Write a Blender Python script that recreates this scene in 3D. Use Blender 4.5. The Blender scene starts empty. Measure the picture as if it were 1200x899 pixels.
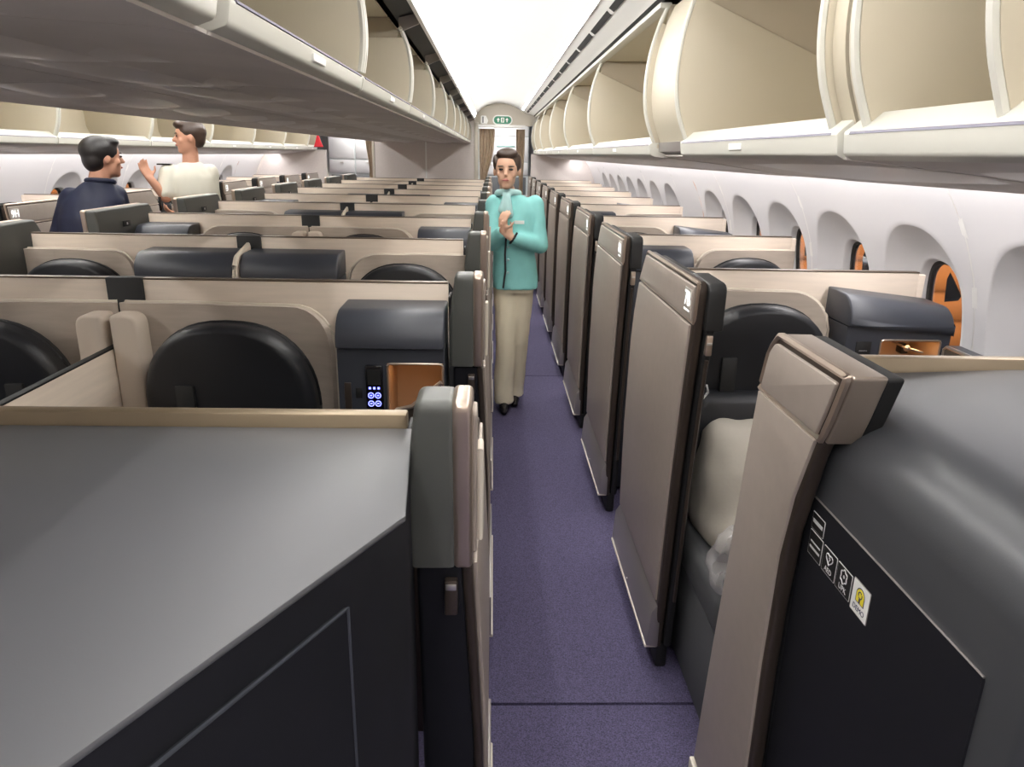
import bpy, bmesh, math, random
from mathutils import Vector, Matrix
random.seed(7)
SC = bpy.context.scene
COL = SC.collection
PI = math.pi

# ------------------------------------------------------------------ camera
FPX, ROLL, EYE = 850.0, 0.02, 1.65
TH, PSI = math.radians(17.5308), math.radians(1.759)
fw = Vector((math.sin(PSI)*math.cos(TH), math.cos(PSI)*math.cos(TH), -math.sin(TH)))
rt = Vector((math.cos(PSI), -math.sin(PSI), 0))
up = rt.cross(fw)
r2 = rt*math.cos(ROLL) + up*math.sin(ROLL)
u2 = up*math.cos(ROLL) - rt*math.sin(ROLL)
cam = bpy.data.cameras.new('camera')
cam.sensor_fit = 'HORIZONTAL'; cam.sensor_width = 36.0; cam.lens = FPX/1200*36.0
cam.clip_start = 0.02
camo = bpy.data.objects.new('camera', cam); COL.objects.link(camo)
M = Matrix((r2, u2, -fw)).transposed().to_4x4(); M.translation = Vector((0, 0, EYE))
camo.matrix_world = M
SC.camera = camo

# ------------------------------------------------------------------ world, exposure
w = bpy.data.worlds.new('night'); SC.world = w; w.use_nodes = True
w.node_tree.nodes['Background'].inputs[0].default_value = (0.030, 0.036, 0.05, 1)
w.node_tree.nodes['Background'].inputs[1].default_value = 0.3
SC.view_settings.view_transform = 'Standard'; SC.view_settings.look = 'None'
SC.view_settings.gamma = 1.0; SC.view_settings.use_curve_mapping = False
SC.view_settings.exposure = 1.1
CEIL_E, WASH_E, GALLEY_E = 24.0, 8.5, 9.0     # strengths of the cabin's light strips

# ------------------------------------------------------------------ materials
MATS = {}
def mat(name, col, rough=0.5, metal=0.0, nscale=0, namt=0.0, bump=0.0, bscale=200, stretch=(1,1,1), spec=0.5, trans=0.0, coat=0.0, emit=None, estr=0.0, alpha=1.0):
    m = bpy.data.materials.new(name); m.use_nodes = True
    nt = m.node_tree; b = nt.nodes['Principled BSDF']
    b.inputs['Base Color'].default_value = (*col, 1)
    b.inputs['Roughness'].default_value = rough; b.inputs['Metallic'].default_value = metal
    b.inputs['Specular IOR Level'].default_value = spec
    b.inputs['Transmission Weight'].default_value = trans
    b.inputs['Coat Weight'].default_value = coat
    b.inputs['Alpha'].default_value = alpha
    if emit:
        b.inputs['Emission Color'].default_value = (*emit, 1); b.inputs['Emission Strength'].default_value = estr
    if namt or bump:
        tc = nt.nodes.new('ShaderNodeTexCoord'); mp = nt.nodes.new('ShaderNodeMapping')
        mp.inputs['Scale'].default_value = stretch
        nt.links.new(tc.outputs['Object'], mp.inputs[0])
    if namt:
        n = nt.nodes.new('ShaderNodeTexNoise'); n.inputs['Scale'].default_value = nscale; n.inputs['Detail'].default_value = 5
        nt.links.new(mp.outputs[0], n.inputs['Vector'])
        r = nt.nodes.new('ShaderNodeValToRGB')
        r.color_ramp.elements[0].position = 0.3; r.color_ramp.elements[1].position = 0.7
        r.color_ramp.elements[0].color = (*[c*(1-namt) for c in col], 1)
        r.color_ramp.elements[1].color = (*[min(1, c*(1+namt)) for c in col], 1)
        nt.links.new(n.outputs['Fac'], r.inputs[0]); nt.links.new(r.outputs[0], b.inputs['Base Color'])
    if bump:
        n2 = nt.nodes.new('ShaderNodeTexNoise'); n2.inputs['Scale'].default_value = bscale; n2.inputs['Detail'].default_value = 3
        nt.links.new(mp.outputs[0], n2.inputs['Vector'])
        bp = nt.nodes.new('ShaderNodeBump'); bp.inputs['Strength'].default_value = bump; bp.inputs['Distance'].default_value = 0.002
        nt.links.new(n2.outputs['Fac'], bp.inputs['Height']); nt.links.new(bp.outputs[0], b.inputs['Normal'])
    MATS[name] = m
    return m
mat('carpet', (0.088, 0.077, 0.150), 0.95, nscale=260, namt=0.55, bump=0.6, bscale=320)
mat('seam', (0.012, 0.012, 0.035), 0.8)
mat('beige', (0.76, 0.65, 0.54), 0.45, nscale=5, namt=0.05, stretch=(1, 1, 14))
mat('beige_edge', (0.16, 0.12, 0.09), 0.35, 0.5)
mat('gold', (0.30, 0.235, 0.155), 0.38, 0.6)
mat('taupe', (0.46, 0.39, 0.325), 0.8, nscale=9, namt=0.07, bump=0.25, bscale=260, stretch=(1, 1, 6))
mat('taupe_rim', (0.62, 0.55, 0.45), 0.5)
mat('bolster', (0.60, 0.51, 0.42), 0.75, bump=0.2, bscale=300)
mat('leather', (0.014, 0.015, 0.018), 0.42, bump=0.15, bscale=240)
mat('leather_seam', (0.006, 0.006, 0.007), 0.6)
mat('navy', (0.040, 0.044, 0.056), 0.40, bump=0.05, bscale=500)
mat('satin', (0.105, 0.107, 0.115), 0.42, bump=0.04, bscale=500)
mat('darkface', (0.010, 0.0105, 0.014), 0.55, spec=0.3)
mat('cabinet', (0.052, 0.054, 0.060), 0.38, bump=0.04, bscale=500)
mat('black', (0.010, 0.010, 0.010), 0.55)
mat('olive', (0.085, 0.088, 0.080), 0.42)
mat('bronze', (0.40, 0.345, 0.30), 0.42, 0.25, nscale=30, namt=0.03)
mat('bronze_dark', (0.085, 0.066, 0.055), 0.30, 0.6)
mat('bronze_trim', (0.50, 0.41, 0.34), 0.28, 0.8)
mat('bronze_mid', (0.36, 0.30, 0.25), 0.34, 0.6)
mat('kick', (0.40, 0.37, 0.36), 0.35, 0.7)
mat('steel', (0.66, 0.64, 0.62), 0.28, 0.9)
mat('creamgrip', (0.74, 0.68, 0.58), 0.4)
mat('bin', (0.53, 0.475, 0.365), 0.5, bump=0.04, bscale=300)
mat('bin_top', (0.44, 0.38, 0.29), 0.55)
mat('lip', (0.60, 0.59, 0.53), 0.38)
mat('groove', (0.18, 0.17, 0.22), 0.6)
mat('psu', (0.66, 0.61, 0.575), 0.55, nscale=3, namt=0.08, bump=0.03, bscale=200)
mat('psu_light', (0.68, 0.63, 0.60), 0.28)
mat('wall', (0.74, 0.73, 0.735), 0.5, bump=0.03, bscale=300)
mat('reveal', (0.74, 0.72, 0.71), 0.55)
mat('ceil', (0.88, 0.875, 0.86), 0.45, bump=0.05, bscale=3)
mat('rail', (0.90, 0.89, 0.86), 0.4)
mat('bulk', (0.68, 0.625, 0.60), 0.6, nscale=40, namt=0.03)
mat('header', (0.55, 0.505, 0.43), 0.5)
mat('galley', (0.66, 0.70, 0.70), 0.4)
mat('galley_dark', (0.16, 0.17, 0.18), 0.4)
mat('curtain', (0.52, 0.41, 0.30), 0.85, nscale=20, namt=0.1)
mat('green', (0.012, 0.19, 0.10), 0.4)
mat('white', (0.88, 0.88, 0.86), 0.4)
mat('plate', (0.50, 0.46, 0.42), 0.3, 0.3)
mat('glyph', (0.95, 0.95, 0.95), 0.4, emit=(1, 1, 0.97), estr=0.5)
mat('niche', (0.42, 0.25, 0.14), 0.4)
mat('niche_lamp', (1, 0.8, 0.5), 0.4, emit=(1, 0.66, 0.32), estr=7)
mat('blue_led', (0.1, 0.1, 0.6), 0.4, emit=(0.16, 0.18, 1.0), estr=2.2)
mat('screen', (0.006, 0.006, 0.008), 0.15)
mat('duvet', (0.40, 0.37, 0.315), 0.85, nscale=6, namt=0.06, bump=0.3, bscale=60)
mat('plastic_bag', (0.62, 0.60, 0.60), 0.12, alpha=0.38, spec=0.8, bump=0.9, bscale=22)
mat('bag_inside', (0.10, 0.09, 0.09), 0.8)
mat('grey_uph', (0.085, 0.088, 0.092), 0.7)
mat('yellow', (0.85, 0.72, 0.05), 0.5)
mat('ink', (0.03, 0.03, 0.10), 0.5)
mat('ink_white', (0.62, 0.62, 0.62), 0.5)
mat('red', (0.62, 0.015, 0.03), 0.6)
mat('glass', (0.85, 0.87, 0.88), 0.05, trans=1.0)
mat('gasket', (0.05, 0.045, 0.04), 0.6)
mat('orange', (0.55, 0.22, 0.08), 0.55, nscale=3, namt=0.12)
mat('orange_gap', (0.05, 0.028, 0.015), 0.8)
mat('skin', (0.60, 0.36, 0.25), 0.5)
mat('skin_warm', (0.58, 0.30, 0.20), 0.5)
mat('lips', (0.45, 0.14, 0.12), 0.4)
mat('eye', (0.015, 0.012, 0.01), 0.2)
mat('hair', (0.012, 0.010, 0.010), 0.38, bump=0.7, bscale=60, stretch=(6, 6, 0.6))
mat('hair_brown', (0.045, 0.026, 0.018), 0.4, bump=0.7, bscale=60, stretch=(6, 6, 0.6))
mat('mint', (0.26, 0.63, 0.61), 0.75, nscale=10, namt=0.06, bump=0.35, bscale=30)
mat('mint_light', (0.42, 0.66, 0.66), 0.6)
mat('trouser', (0.78, 0.71, 0.54), 0.8, bump=0.35, bscale=26)
mat('shoe', (0.010, 0.008, 0.010), 0.25)
mat('suit', (0.010, 0.014, 0.042), 0.6, nscale=8, namt=0.2, bump=0.3, bscale=24)
mat('vest', (0.020, 0.020, 0.024), 0.7)
mat('shirt', (0.70, 0.68, 0.58), 0.7, bump=0.4, bscale=26)
mat('khaki', (0.22, 0.19, 0.08), 0.7)
def emitter(name, col, s):
    m = bpy.data.materials.new(name); m.use_nodes = True; nt = m.node_tree
    nt.nodes.remove(nt.nodes['Principled BSDF'])
    e = nt.nodes.new('ShaderNodeEmission'); e.inputs[0].default_value = (*col, 1); e.inputs[1].default_value = s
    nt.links.new(e.outputs[0], nt.nodes['Material Output'].inputs[0]); MATS[name] = m
emitter('led_ceiling', (1.0, 0.975, 0.945), CEIL_E*0.85)
emitter('led_rail', (1.0, 0.975, 0.945), CEIL_E*1.3)
emitter('led_wall', (1.0, 0.965, 0.97), WASH_E)
emitter('led_galley', (1.0, 0.98, 0.95), GALLEY_E)

# ------------------------------------------------------------------ object helpers
XC = -1.06            # the cabin's centre line
MIR = False           # while True everything is built mirrored about the centre line
ORG = {}
def mx(x): return 2*XC - x if MIR else x
def tag(o, label, cat, group=None, kind=None):
    o['label'] = label
    if cat: o['category'] = cat
    if group: o['group'] = group
    if kind: o['kind'] = kind
    return o
def thing(name, label, cat, loc, group=None, kind=None):
    o = bpy.data.objects.new(name, None); COL.objects.link(o)
    o.empty_display_size = 0.1
    o.location = (mx(loc[0]), loc[1], loc[2]); ORG[o] = Vector(o.location)
    return tag(o, label, cat, group, kind)
def finish(bm, name, m, sharp=40, org=Vector((0, 0, 0))):
    if MIR:
        for v in bm.verts: v.co.x = 2*XC - v.co.x
        bmesh.ops.reverse_faces(bm, faces=bm.faces)
    bmesh.ops.translate(bm, verts=bm.verts, vec=-org)
    me = bpy.data.meshes.new(name); bm.to_mesh(me); bm.free()
    me.shade_smooth(); me.set_sharp_from_angle(angle=math.radians(sharp))
    me.materials.append(MATS[m])
    return me
def obj(name, bm, m, parent=None, base=None, sharp=40):
    """one mesh object from a bmesh in world coordinates"""
    if parent: org = ORG[parent]
    else: org = Vector((mx(base[0]), base[1], base[2])) if base else Vector((0, 0, 0))
    o = bpy.data.objects.new(name, finish(bm, name, m, sharp, org)); COL.objects.link(o)
    ORG[o] = org
    if parent: o.parent = parent
    else: o.location = org
    return o
KIDS = {}
def dup(root, dy, label=None, skip=()):
    def cp(o, par):
        c = o.copy(); COL.objects.link(c); c.parent = par; ORG[c] = ORG[o] + Vector((0, dy, 0))
        for ch in o.children:
            if ch.name.split('.')[0] not in skip: cp(ch, c)
        return c
    r = cp(root, None); r.location = root.location + Vector((0, dy, 0))
    if label: r['label'] = label
    return r
def B(): return bmesh.new()
def bx(bm, x0, x1, y0, y1, z0, z1, bev=0.0, seg=2):
    mtx = Matrix.Translation(((x0+x1)/2, (y0+y1)/2, (z0+z1)/2)) @ Matrix.Diagonal((abs(x1-x0), abs(y1-y0), abs(z1-z0), 1))
    r = bmesh.ops.create_cube(bm, size=1.0, matrix=mtx)
    if bev:
        es = list({e for v in r['verts'] for e in v.link_edges})
        bmesh.ops.bevel(bm, geom=es, offset=bev, segments=seg, profile=0.5, affect='EDGES', clamp_overlap=True)
    return bm
def box(*a, **k): return bx(B(), *a, **k)
def pt(axis, a, p, q):
    return {'X': (a, p, q), 'Y': (p, a, q), 'Z': (p, q, a)}[axis]
def prism(bm, pts, axis, a0, a1, bev=0.0, seg=2):
    v0 = [bm.verts.new(pt(axis, a0, *p)) for p in pts]; v1 = [bm.verts.new(pt(axis, a1, *p)) for p in pts]
    n = len(pts)
    f0 = bm.faces.new(v0); f1 = bm.faces.new(v1[::-1])
    fs = [f0, f1]
    for i in range(n): fs.append(bm.faces.new((v0[i], v1[i], v1[(i+1) % n], v0[(i+1) % n])))
    bmesh.ops.recalc_face_normals(bm, faces=fs)
    if bev:
        es = list(set(f0.edges) | set(f1.edges))
        bmesh.ops.bevel(bm, geom=es, offset=bev, segments=seg, profile=0.5, affect='EDGES', clamp_overlap=True)
    return bm
def pr(pts, axis, a0, a1, bev=0.0, seg=2): return prism(B(), pts, axis, a0, a1, bev, seg)
def rounded(pts, radii, n=6):
    """round the corners of a polygon"""
    out = []; N = len(pts)
    for i in range(N):
        p = Vector(pts[i]); r = radii[i] if isinstance(radii, (list, tuple)) else radii
        if r <= 0: out.append(tuple(p)); continue
        a = (Vector(pts[i-1]) - p); b = (Vector(pts[(i+1) % N]) - p)
        la, lb = a.length, b.length; a.normalize(); b.normalize()
        ang = a.angle(b); d = min(r/math.tan(ang/2), la*0.49, lb*0.49)
        s, e = p + a*d, p + b*d
        for k in range(n+1):
            t = k/n; out.append(tuple((1-t)**2*s + 2*t*(1-t)*p + t*t*e))
    return out
def tube(bm, path, r, n=8, closed=False):
    P = [Vector(p) for p in path]; rings = []
    N = len(P)
    for i, p in enumerate(P):
        if closed: d = (P[(i+1) % N] - P[i-1])
        else: d = (P[min(i+1, N-1)] - P[max(i-1, 0)])
        d.normalize()
        u = d.orthogonal() if abs(d.z) > 0.9 else d.cross(Vector((0, 0, 1)))
        if abs(d.z) > 0.9: u = d.cross(Vector((0, 1, 0)))
        u.normalize(); v = d.cross(u)
        rr = r[i] if isinstance(r, (list, tuple)) else r
        rings.append([bm.verts.new(p + u*rr*math.cos(2*PI*k/n) + v*rr*math.sin(2*PI*k/n)) for k in range(n)])
    for i in range(N if closed else N-1):
        a, b = rings[i], rings[(i+1) % N]
        for k in range(n): bm.faces.new((a[k], a[(k+1) % n], b[(k+1) % n], b[k]))
    if not closed:
        bm.faces.new(rings[0][::-1]); bm.faces.new(rings[-1])
    bmesh.ops.recalc_face_normals(bm, faces=bm.faces)
    return bm
def tb(path, r, n=8, closed=False): return tube(B(), path, r, n, closed)
def sheet(rows, thick=0.0, close=False):
    """grid surface from rows of points, optionally thickened"""
    bm = B(); V = [[bm.verts.new(p) for p in r] for r in rows]
    for i in range(len(V)-1):
        for j in range(len(V[0])-1):
            bm.faces.new((V[i][j], V[i][j+1], V[i+1][j+1], V[i+1][j]))
    bmesh.ops.recalc_face_normals(bm, faces=bm.faces)
    if thick: bmesh.ops.solidify(bm, geom=bm.faces[:], thickness=thick)
    return bm
def puffy(outline, yback, depth, rnd, axis='Y', sgn=-1, tilt=0.0, zref=0.0):
    """a padded slab: outline in (x, z), rounded towards its front"""
    bm = B(); cx = sum(p[0] for p in outline)/len(outline); cz = sum(p[1] for p in outline)/len(outline)
    size = min(max(p[0] for p in outline)-min(p[0] for p in outline), max(p[1] for p in outline)-min(p[1] for p in outline))/2
    lay = [(0, 0.0)]
    for k in range(7):
        a = k/6*PI/2
        lay.append((depth - rnd + rnd*math.sin(a), rnd*(1-math.cos(a))))
    lay.append((depth*1.06, rnd*1.0 + size*0.35)); 
    rings = []
    for d, ins in lay:
        f = max(0.02, 1 - ins/size)
        rings.append([bm.verts.new((cx+(p[0]-cx)*f, yback + sgn*d + tilt*(cz+(p[1]-cz)*f-zref), cz+(p[1]-cz)*f)) for p in outline])
    n = len(outline)
    for a, b in zip(rings[:-1], rings[1:]):
        for k in range(n): bm.faces.new((a[k], a[(k+1) % n], b[(k+1) % n], b[k]))
    bm.faces.new(rings[0][::-1]); bm.faces.new(rings[-1])
    bmesh.ops.recalc_face_normals(bm, faces=bm.faces)
    return bm
TXT = {}
def text_bm(s, size, right, upv, origin, depth=0.0006):
    """flat lettering as mesh: 'right' and 'upv' are world directions, centred on origin"""
    cu = bpy.data.curves.new('t', 'FONT'); cu.body = s; cu.size = size; cu.align_x = 'CENTER'; cu.align_y = 'CENTER'; cu.extrude = depth
    cu.resolution_u = 3
    o = bpy.data.objects.new('t', cu); COL.objects.link(o)
    dg = bpy.context.evaluated_depsgraph_get(); me = bpy.data.meshes.new_from_object(o.evaluated_get(dg))
    bpy.data.objects.remove(o); bpy.data.curves.remove(cu)
    bm = B(); bm.from_mesh(me); bpy.data.meshes.remove(me)
    R, U = Vector(right), Vector(upv); Nn = R.cross(U)
    m = Matrix((R, U, Nn)).transposed().to_4x4(); m.translation = Vector(origin)
    bmesh.ops.transform(bm, matrix=m, verts=bm.verts)
    return bm
AISLE = {False: "attendant's aisle", True: "suited person's aisle"}
WCOL = {False: 'window column with the stickered cabinet', True: "window column off the suited person's aisle"}
ORD = ['zeroth', 'first', 'second', 'third', 'fourth', 'fifth', 'sixth', 'seventh', 'eighth', 'ninth', 'tenth', 'eleventh', 'twelfth', 'thirteenth', 'fourteenth', 'fifteenth', 'sixteenth', 'seventeenth', 'eighteenth', 'nineteenth']
def lerp_tab(tab, x):
    if x <= tab[0][0]: return tab[0][1]
    for (a, b), (c, d) in zip(tab[:-1], tab[1:]):
        if x <= c: return b + (d-b)*(x-a)/(c-a)
    return tab[-1][1]

# ================================================================== THE CABIN SHELL
Y0, YB = -2.2, 12.0           # front and rear of the cabin
ROWP = 1.122                  # seat pitch

# floor: carpet laid in lengths with dark joints
fl = obj('floor', box(-3.9, 1.9, Y0, 15.2, -0.06, -0.012), 'seam', base=(XC, 5, -0.06))
tag(fl, 'dark purple carpeted cabin floor', 'floor', kind='structure')
seams = [Y0, 1.872, 5.43, 8.95, YB+0.4, 15.2]
for a, b in zip(seams[:-1], seams[1:]):
    obj('carpet_panel', box(-3.88, 1.88, a+0.006, b-0.006, -0.012, 0.0), 'carpet', fl)

# side walls: curved panels, two windows each, with the funnel-shaped recess round each window
WALLP = [(0.0, 1.52), (0.2, 1.60), (0.6, 1.665), (1.0, 1.665), (1.25, 1.625), (1.42, 1.555), (1.50, 1.515), (1.57, 1.46), (1.64, 1.40)]
def wx(z):
    # smooth interpolation of the wall's profile
    return (lerp_tab(WALLP, z-0.05) + lerp_tab(WALLP, z) + lerp_tab(WALLP, z+0.05))/3
WY0, WP = 2.71, 0.66
def sup(a, b, n, t):
    c, s = math.cos(t), math.sin(t)
    return a*math.copysign(abs(c)**(2/n), c), b*math.copysign(abs(s)**(2/n), s)
NW = 56
def wall_cell(bm, yc, half, window=True):
    zlo, zhi, ycn = 0.02, 1.625, 1.105
    if not window:
        zs = [zlo+(zhi-zlo)*i/14 for i in range(15)]
        V = [[bm.verts.new((wx(z), y, z)) for y in (yc-half, yc+half)] for z in zs]
        for i in range(14): bm.faces.new((V[i][0], V[i][1], V[i+1][1], V[i+1][0]))
        return
    rings = []
    ang = [2*PI*(k+0.5)/NW for k in range(NW)]
    outer = [sup(0.272, 0.325, 2.3, t) for t in ang]
    def bound(p):
        s = 1e9
        if p[0]: s = min(s, half/abs(p[0]))
        if p[1] > 0: s = min(s, (zhi-ycn)/p[1])
        if p[1] < 0: s = min(s, (ycn-zlo)/-p[1])
        return [p[0]*s, p[1]*s]
    bd = [bound(p) for p in outer]
    for cy in (-half, half):
        for cz in (zlo-ycn, zhi-ycn):
            k = min(range(NW), key=lambda i: (bd[i][0]-cy)**2 + (bd[i][1]-cz)**2); bd[k] = [cy, cz]
    for f in (1.0, 0.75, 0.5, 0.25, 0.08, 0.0):
        rings.append([(o[0]+(b[0]-o[0])*f, o[1]+(b[1]-o[1])*f, 0.0) for o, b in zip(outer, bd)])
    inner = [sup(0.152, 0.245, 2.7, t) for t in ang]
    for f, d in ((0.035, 0.003), (0.09, 0.010), (0.35, 0.034), (0.7, 0.060), (0.93, 0.073), (1.0, 0.074)):
        rings.append([(o[0]+(i[0]-o[0])*f, o[1]+(i[1]-0.04-o[1])*f, d) for o, i in zip(outer, inner)])
    for g, d in ((0.975, 0.075), (0.955, 0.080), (0.93, 0.115)):
        rings.append([(i[0]*g, i[1]*g-0.04, d) for i in inner])
    V = [[bm.verts.new((wx(z+ycn)*(1) + d, yc+y, z+ycn)) for y, z, d in r] for r in rings]
    for a, b in zip(V[:-1], V[1:]):
        for k in range(NW): bm.faces.new((a[k], b[k], b[(k+1) % NW], a[(k+1) % NW]))
def build_wall(side, label):
    wl = thing('wall_'+side, label, 'wall', (1.66, 5.0, 0.0), kind='structure')
    groups = [(-7, -6), (-5, -4), (-3, -2), (-1, 0), (1, 2), (3, 4), (5, 6), (7, 8), (9, 10), (11, 12), (13, 14)]
    for g in groups:
        bm = B()
        for i in g:
            yc = WY0 + WP*(i-1)
            h = WP/2
            lo, hi = yc-h, yc+h
            if i == 14: hi = YB
            if i == g[0]: lo += 0.004
            if i == g[-1]: hi -= 0.004
            wall_cell(bm, (lo+hi)/2, (hi-lo)/2, i not in (6, 14, -7))
        bmesh.ops.remove_doubles(bm, verts=bm.verts, dist=0.0008)
        bmesh.ops.recalc_face_normals(bm, faces=bm.faces)
        obj('wall_panel', bm, 'wall', wl, sharp=60)
    # joint cover strips
    for g in groups[1:]:
        y = WY0+WP*(g[0]-1.5)
        obj('joint_strip', sheet([[(wx(z)+0.0015, y-0.014, z), (wx(z)+0.0015, y+0.014, z)] for z in [0.02+1.60*i/14 for i in range(15)]]), 'rail', wl)
    return wl
def build_windows(names, lab):
    out = []
    ang = [2*PI*(k+0.5)/NW for k in range(NW)]
    c = 0
    for i in range(-3, 14):
        if i == 6: continue
        c += 1
        yc = WY0+WP*(i-1); zc = 1.065
        X = wx(zc)
        wn = thing('window_%d' % (names+c), lab % ORD[c] if c < len(ORD) else lab % str(c), 'window', (X+0.2, yc, 0.85), kind='structure')
        # gasket ring and pane
        bm = B()
        a = [sup(0.144, 0.232, 2.7, t) for t in ang]; b = [sup(0.130, 0.218, 2.7, t) for t in ang]
        def ring(s, d): return [bm.verts.new((wx(zc+q)+d, yc+p, zc+q)) for p, q in s]
        v0, v1, v2 = ring(a, 0.106), ring(b, 0.106), ring(b, 0.130)
        for A, Bv in ((v0, v1), (v1, v2)):
            for k in range(NW): bm.faces.new((A[k], A[(k+1) % NW], Bv[(k+1) % NW], Bv[k]))
        obj('gasket', bm, 'gasket', wn)
        bm = B(); p0 = ring(b, 0.115); p1 = ring(b, 0.119); bm.faces.new(p0); bm.faces.new(p1[::-1])
        for k in range(NW): bm.faces.new((p0[k], p1[k], p1[(k+1) % NW], p0[(k+1) % NW]))
        bmesh.ops.recalc_face_normals(bm, faces=bm.faces)
        obj('pane', bm, 'glass', wn)
        out.append(wn)
    return out
build_wall('right', 'white curved cabin side wall with arched window recesses beside the stickered cabinet')
build_windows(0, 'arched cabin window of the wall beside the stickered cabinet, %s from the front')
MIR = True
build_wall('left', "white curved cabin side wall with arched window recesses off the suited person's aisle")
build_windows(20, "arched cabin window of the wall off the suited person's aisle, %s from the front")
MIR = False

# added unseen skin so that no light leaks in, behind the panels (dark)
def skin(side):
    sk = obj('light_block_%d' % (11 if MIR else 10), sheet([[(x, y, z) for y in (Y0, YB+3.4)] for x, z in ((1.50, 1.66), (1.30, 2.10), (0.95, 2.5), (0.3, 2.72), (-0.4, 2.78), (XC, 2.79))], 0.02), 'black', base=(0.9, 5, 2.4))
    tag(sk, 'unseen dark lining that blocks light above the bins ' + side, 'lining', kind='structure')
skin('of the near side')
MIR = True; skin('of the far side'); MIR = False

# wall-wash light strips above the window panels
for m_, s in ((False, 'wall beside the stickered cabinet'), (True, "wall off the suited person's aisle")):
    MIR = m_
    t = thing('light_strip', 'long white light strip hidden above the windows of the ' + s, 'light strip', (1.43, 5, 1.60), 'window wash light strips')
    obj('diffuser', sheet([[(1.252, y, 1.611), (1.332, y, 1.617)] for y in (YB-0.05, Y0+0.1)]), 'led_wall', t)
    obj('housing', box(1.245, 1.404, Y0+0.01, YB-0.01, 1.628, 1.66), 'rail', t)
MIR = False

# ceilings over the two aisles
CEILP = [(-0.300, 2.155), (-0.285, 2.20), (-0.25, 2.265), (-0.19, 2.325), (-0.10, 2.375), (0.03, 2.405), (0.16, 2.405), (0.28, 2.38), (0.38, 2.335), (0.45, 2.285)]
def build_ceiling(side):
    ce = thing('ceiling' if not MIR else 'ceiling_far', 'white vaulted ceiling over the %s' % AISLE[MIR], 'ceiling', (0.1, 5, 2.15), kind='structure')
    ys = [Y0 + i*1.78 for i in range(9)]; ys[-1] = YB+0.02
    for a, b in zip(ys[:-1], ys[1:]):
        obj('ceiling_panel', sheet([[(x, a, z), (x, b-0.003, z)] for x, z in CEILP], 0.006), 'ceil', ce)
    # slotted rail between vault and outer bins
    obj('air_rail', pr([(0.45, 2.285), (0.50, 2.268), (0.515, 2.255), (0.60, 2.238), (0.62, 2.225), (0.64, 2.245), (0.60, 2.29), (0.46, 2.32)], 'Y', Y0, YB), 'rail', ce)
    y = Y0+0.1
    while y < YB-0.6:
        obj('air_slot', pr([(0.497, 2.2665), (0.520, 2.251), (0.524, 2.2535), (0.502, 2.270)], 'Y', y, y+0.56), 'black', ce); y += 0.63
    obj('dark_gap', pr([(0.622, 2.226), (0.640, 2.214), (0.655, 2.235), (0.64, 2.243)], 'Y', Y0, YB), 'black', ce)
    # black opening above the centre bins
    obj('dark_gap', pr([(-0.302, 2.188), (-0.40, 2.165), (-0.42, 2.20), (-0.302, 2.22)], 'Y', Y0, YB), 'black', ce)
    obj('ceiling_edge', pr([(-0.302, 2.146), (-0.286, 2.146), (-0.286, 2.20), (-0.302, 2.20)], 'Y', Y0, YB), 'ceil', ce)
    return ce
def ceiling_lights(s):
    t = thing('light_strip', 'cove light strip along the ceiling edge by the centre bins over the %s' % AISLE[MIR], 'light strip', (-0.27, 5, 2.2), 'ceiling cove light strips')
    obj('diffuser', sheet([[(-0.281, y, 2.176), (-0.262, y, 2.222)] for y in (YB-0.45, Y0+0.02)]), 'led_ceiling', t)
    t = thing('light_strip', 'bright cove light strip along the slotted rail over the %s' % AISLE[MIR], 'light strip', (0.43, 5, 2.28), 'ceiling cove light strips')
    obj('diffuser', sheet([[(0.442, y, 2.281), (0.412, y, 2.306)] for y in (Y0+0.02, YB-0.45)]), 'led_rail', t)
build_ceiling('near'); ceiling_lights('near')
MIR = True; build_ceiling('far'); ceiling_lights('far'); MIR = False

# rear bulkheads
def bulk(name, x0, x1, label, z1=2.3):
    b = obj(name, box(x0, x1, YB, YB+0.06, 0, z1), 'bulk', base=((x0+x1)/2, YB, 0))
    return tag(b, label, 'bulkhead', kind='structure')
wb = bulk('wall_back_centre', -1.90, -0.285, 'grey-beige rear bulkhead of the centre block with a white vertical joint')
obj('joint_strip', box(-1.068, -1.045, YB-0.006, YB+0.002, 0, 1.9), 'white', wb)
obj('edge_post', box(-0.30, -0.235, YB-0.02, YB+0.10, 0, 2.12, 0.012), 'header', wb)
obj('edge_post', box(-1.90, -1.86, YB-0.02, YB+0.08, 0, 2.12, 0.012), 'header', wb)
bulk('wall_back_right', 0.60, 1.75, 'grey-beige rear bulkhead behind the window seats in line with the stickered cabinet', 1.66)
bulk('wall_back_left', -3.9, -2.62, "grey-beige rear bulkhead behind the seats off the suited person's aisle", 1.66)
hd = obj('wall_back_header', pr([(-0.42, 2.075), (0.66, 2.075), (0.66, 2.6), (-0.42, 2.6)], 'Y', YB+0.03, YB+0.09), 'header', base=(0.1, YB, 2.07))
tag(hd, 'cream header panel above the aisle opening in the rear bulkhead', 'header panel', kind='structure')
arc = [(-0.32+0.92*i/16, 2.27+0.115*math.sin(PI*(i/16))) for i in range(17)]
obj('arch_rim', tb([(x, YB+0.025, z) for x, z in arc], 0.010), 'header', hd)
obj('lintel', box(-0.24, 0.50, YB-0.03, YB+0.09, 2.045, 2.085, 0.008), 'rail', hd)
hd2 = obj('wall_back_header_far', box(-2.78, -1.70, YB+0.03, YB+0.09, 2.075, 2.6), 'header', base=(-2.2, YB, 2.07))
tag(hd2, "cream header panel above the opening at the end of the suited person's aisle", 'header panel', kind='structure')
wf = obj('wall_front', box(-3.9, 1.9, Y0-0.06, Y0, 0, 2.6), 'bulk', base=(XC, Y0, 0)); tag(wf, 'grey-beige front bulkhead behind the viewer', 'bulkhead', kind='structure')

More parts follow.
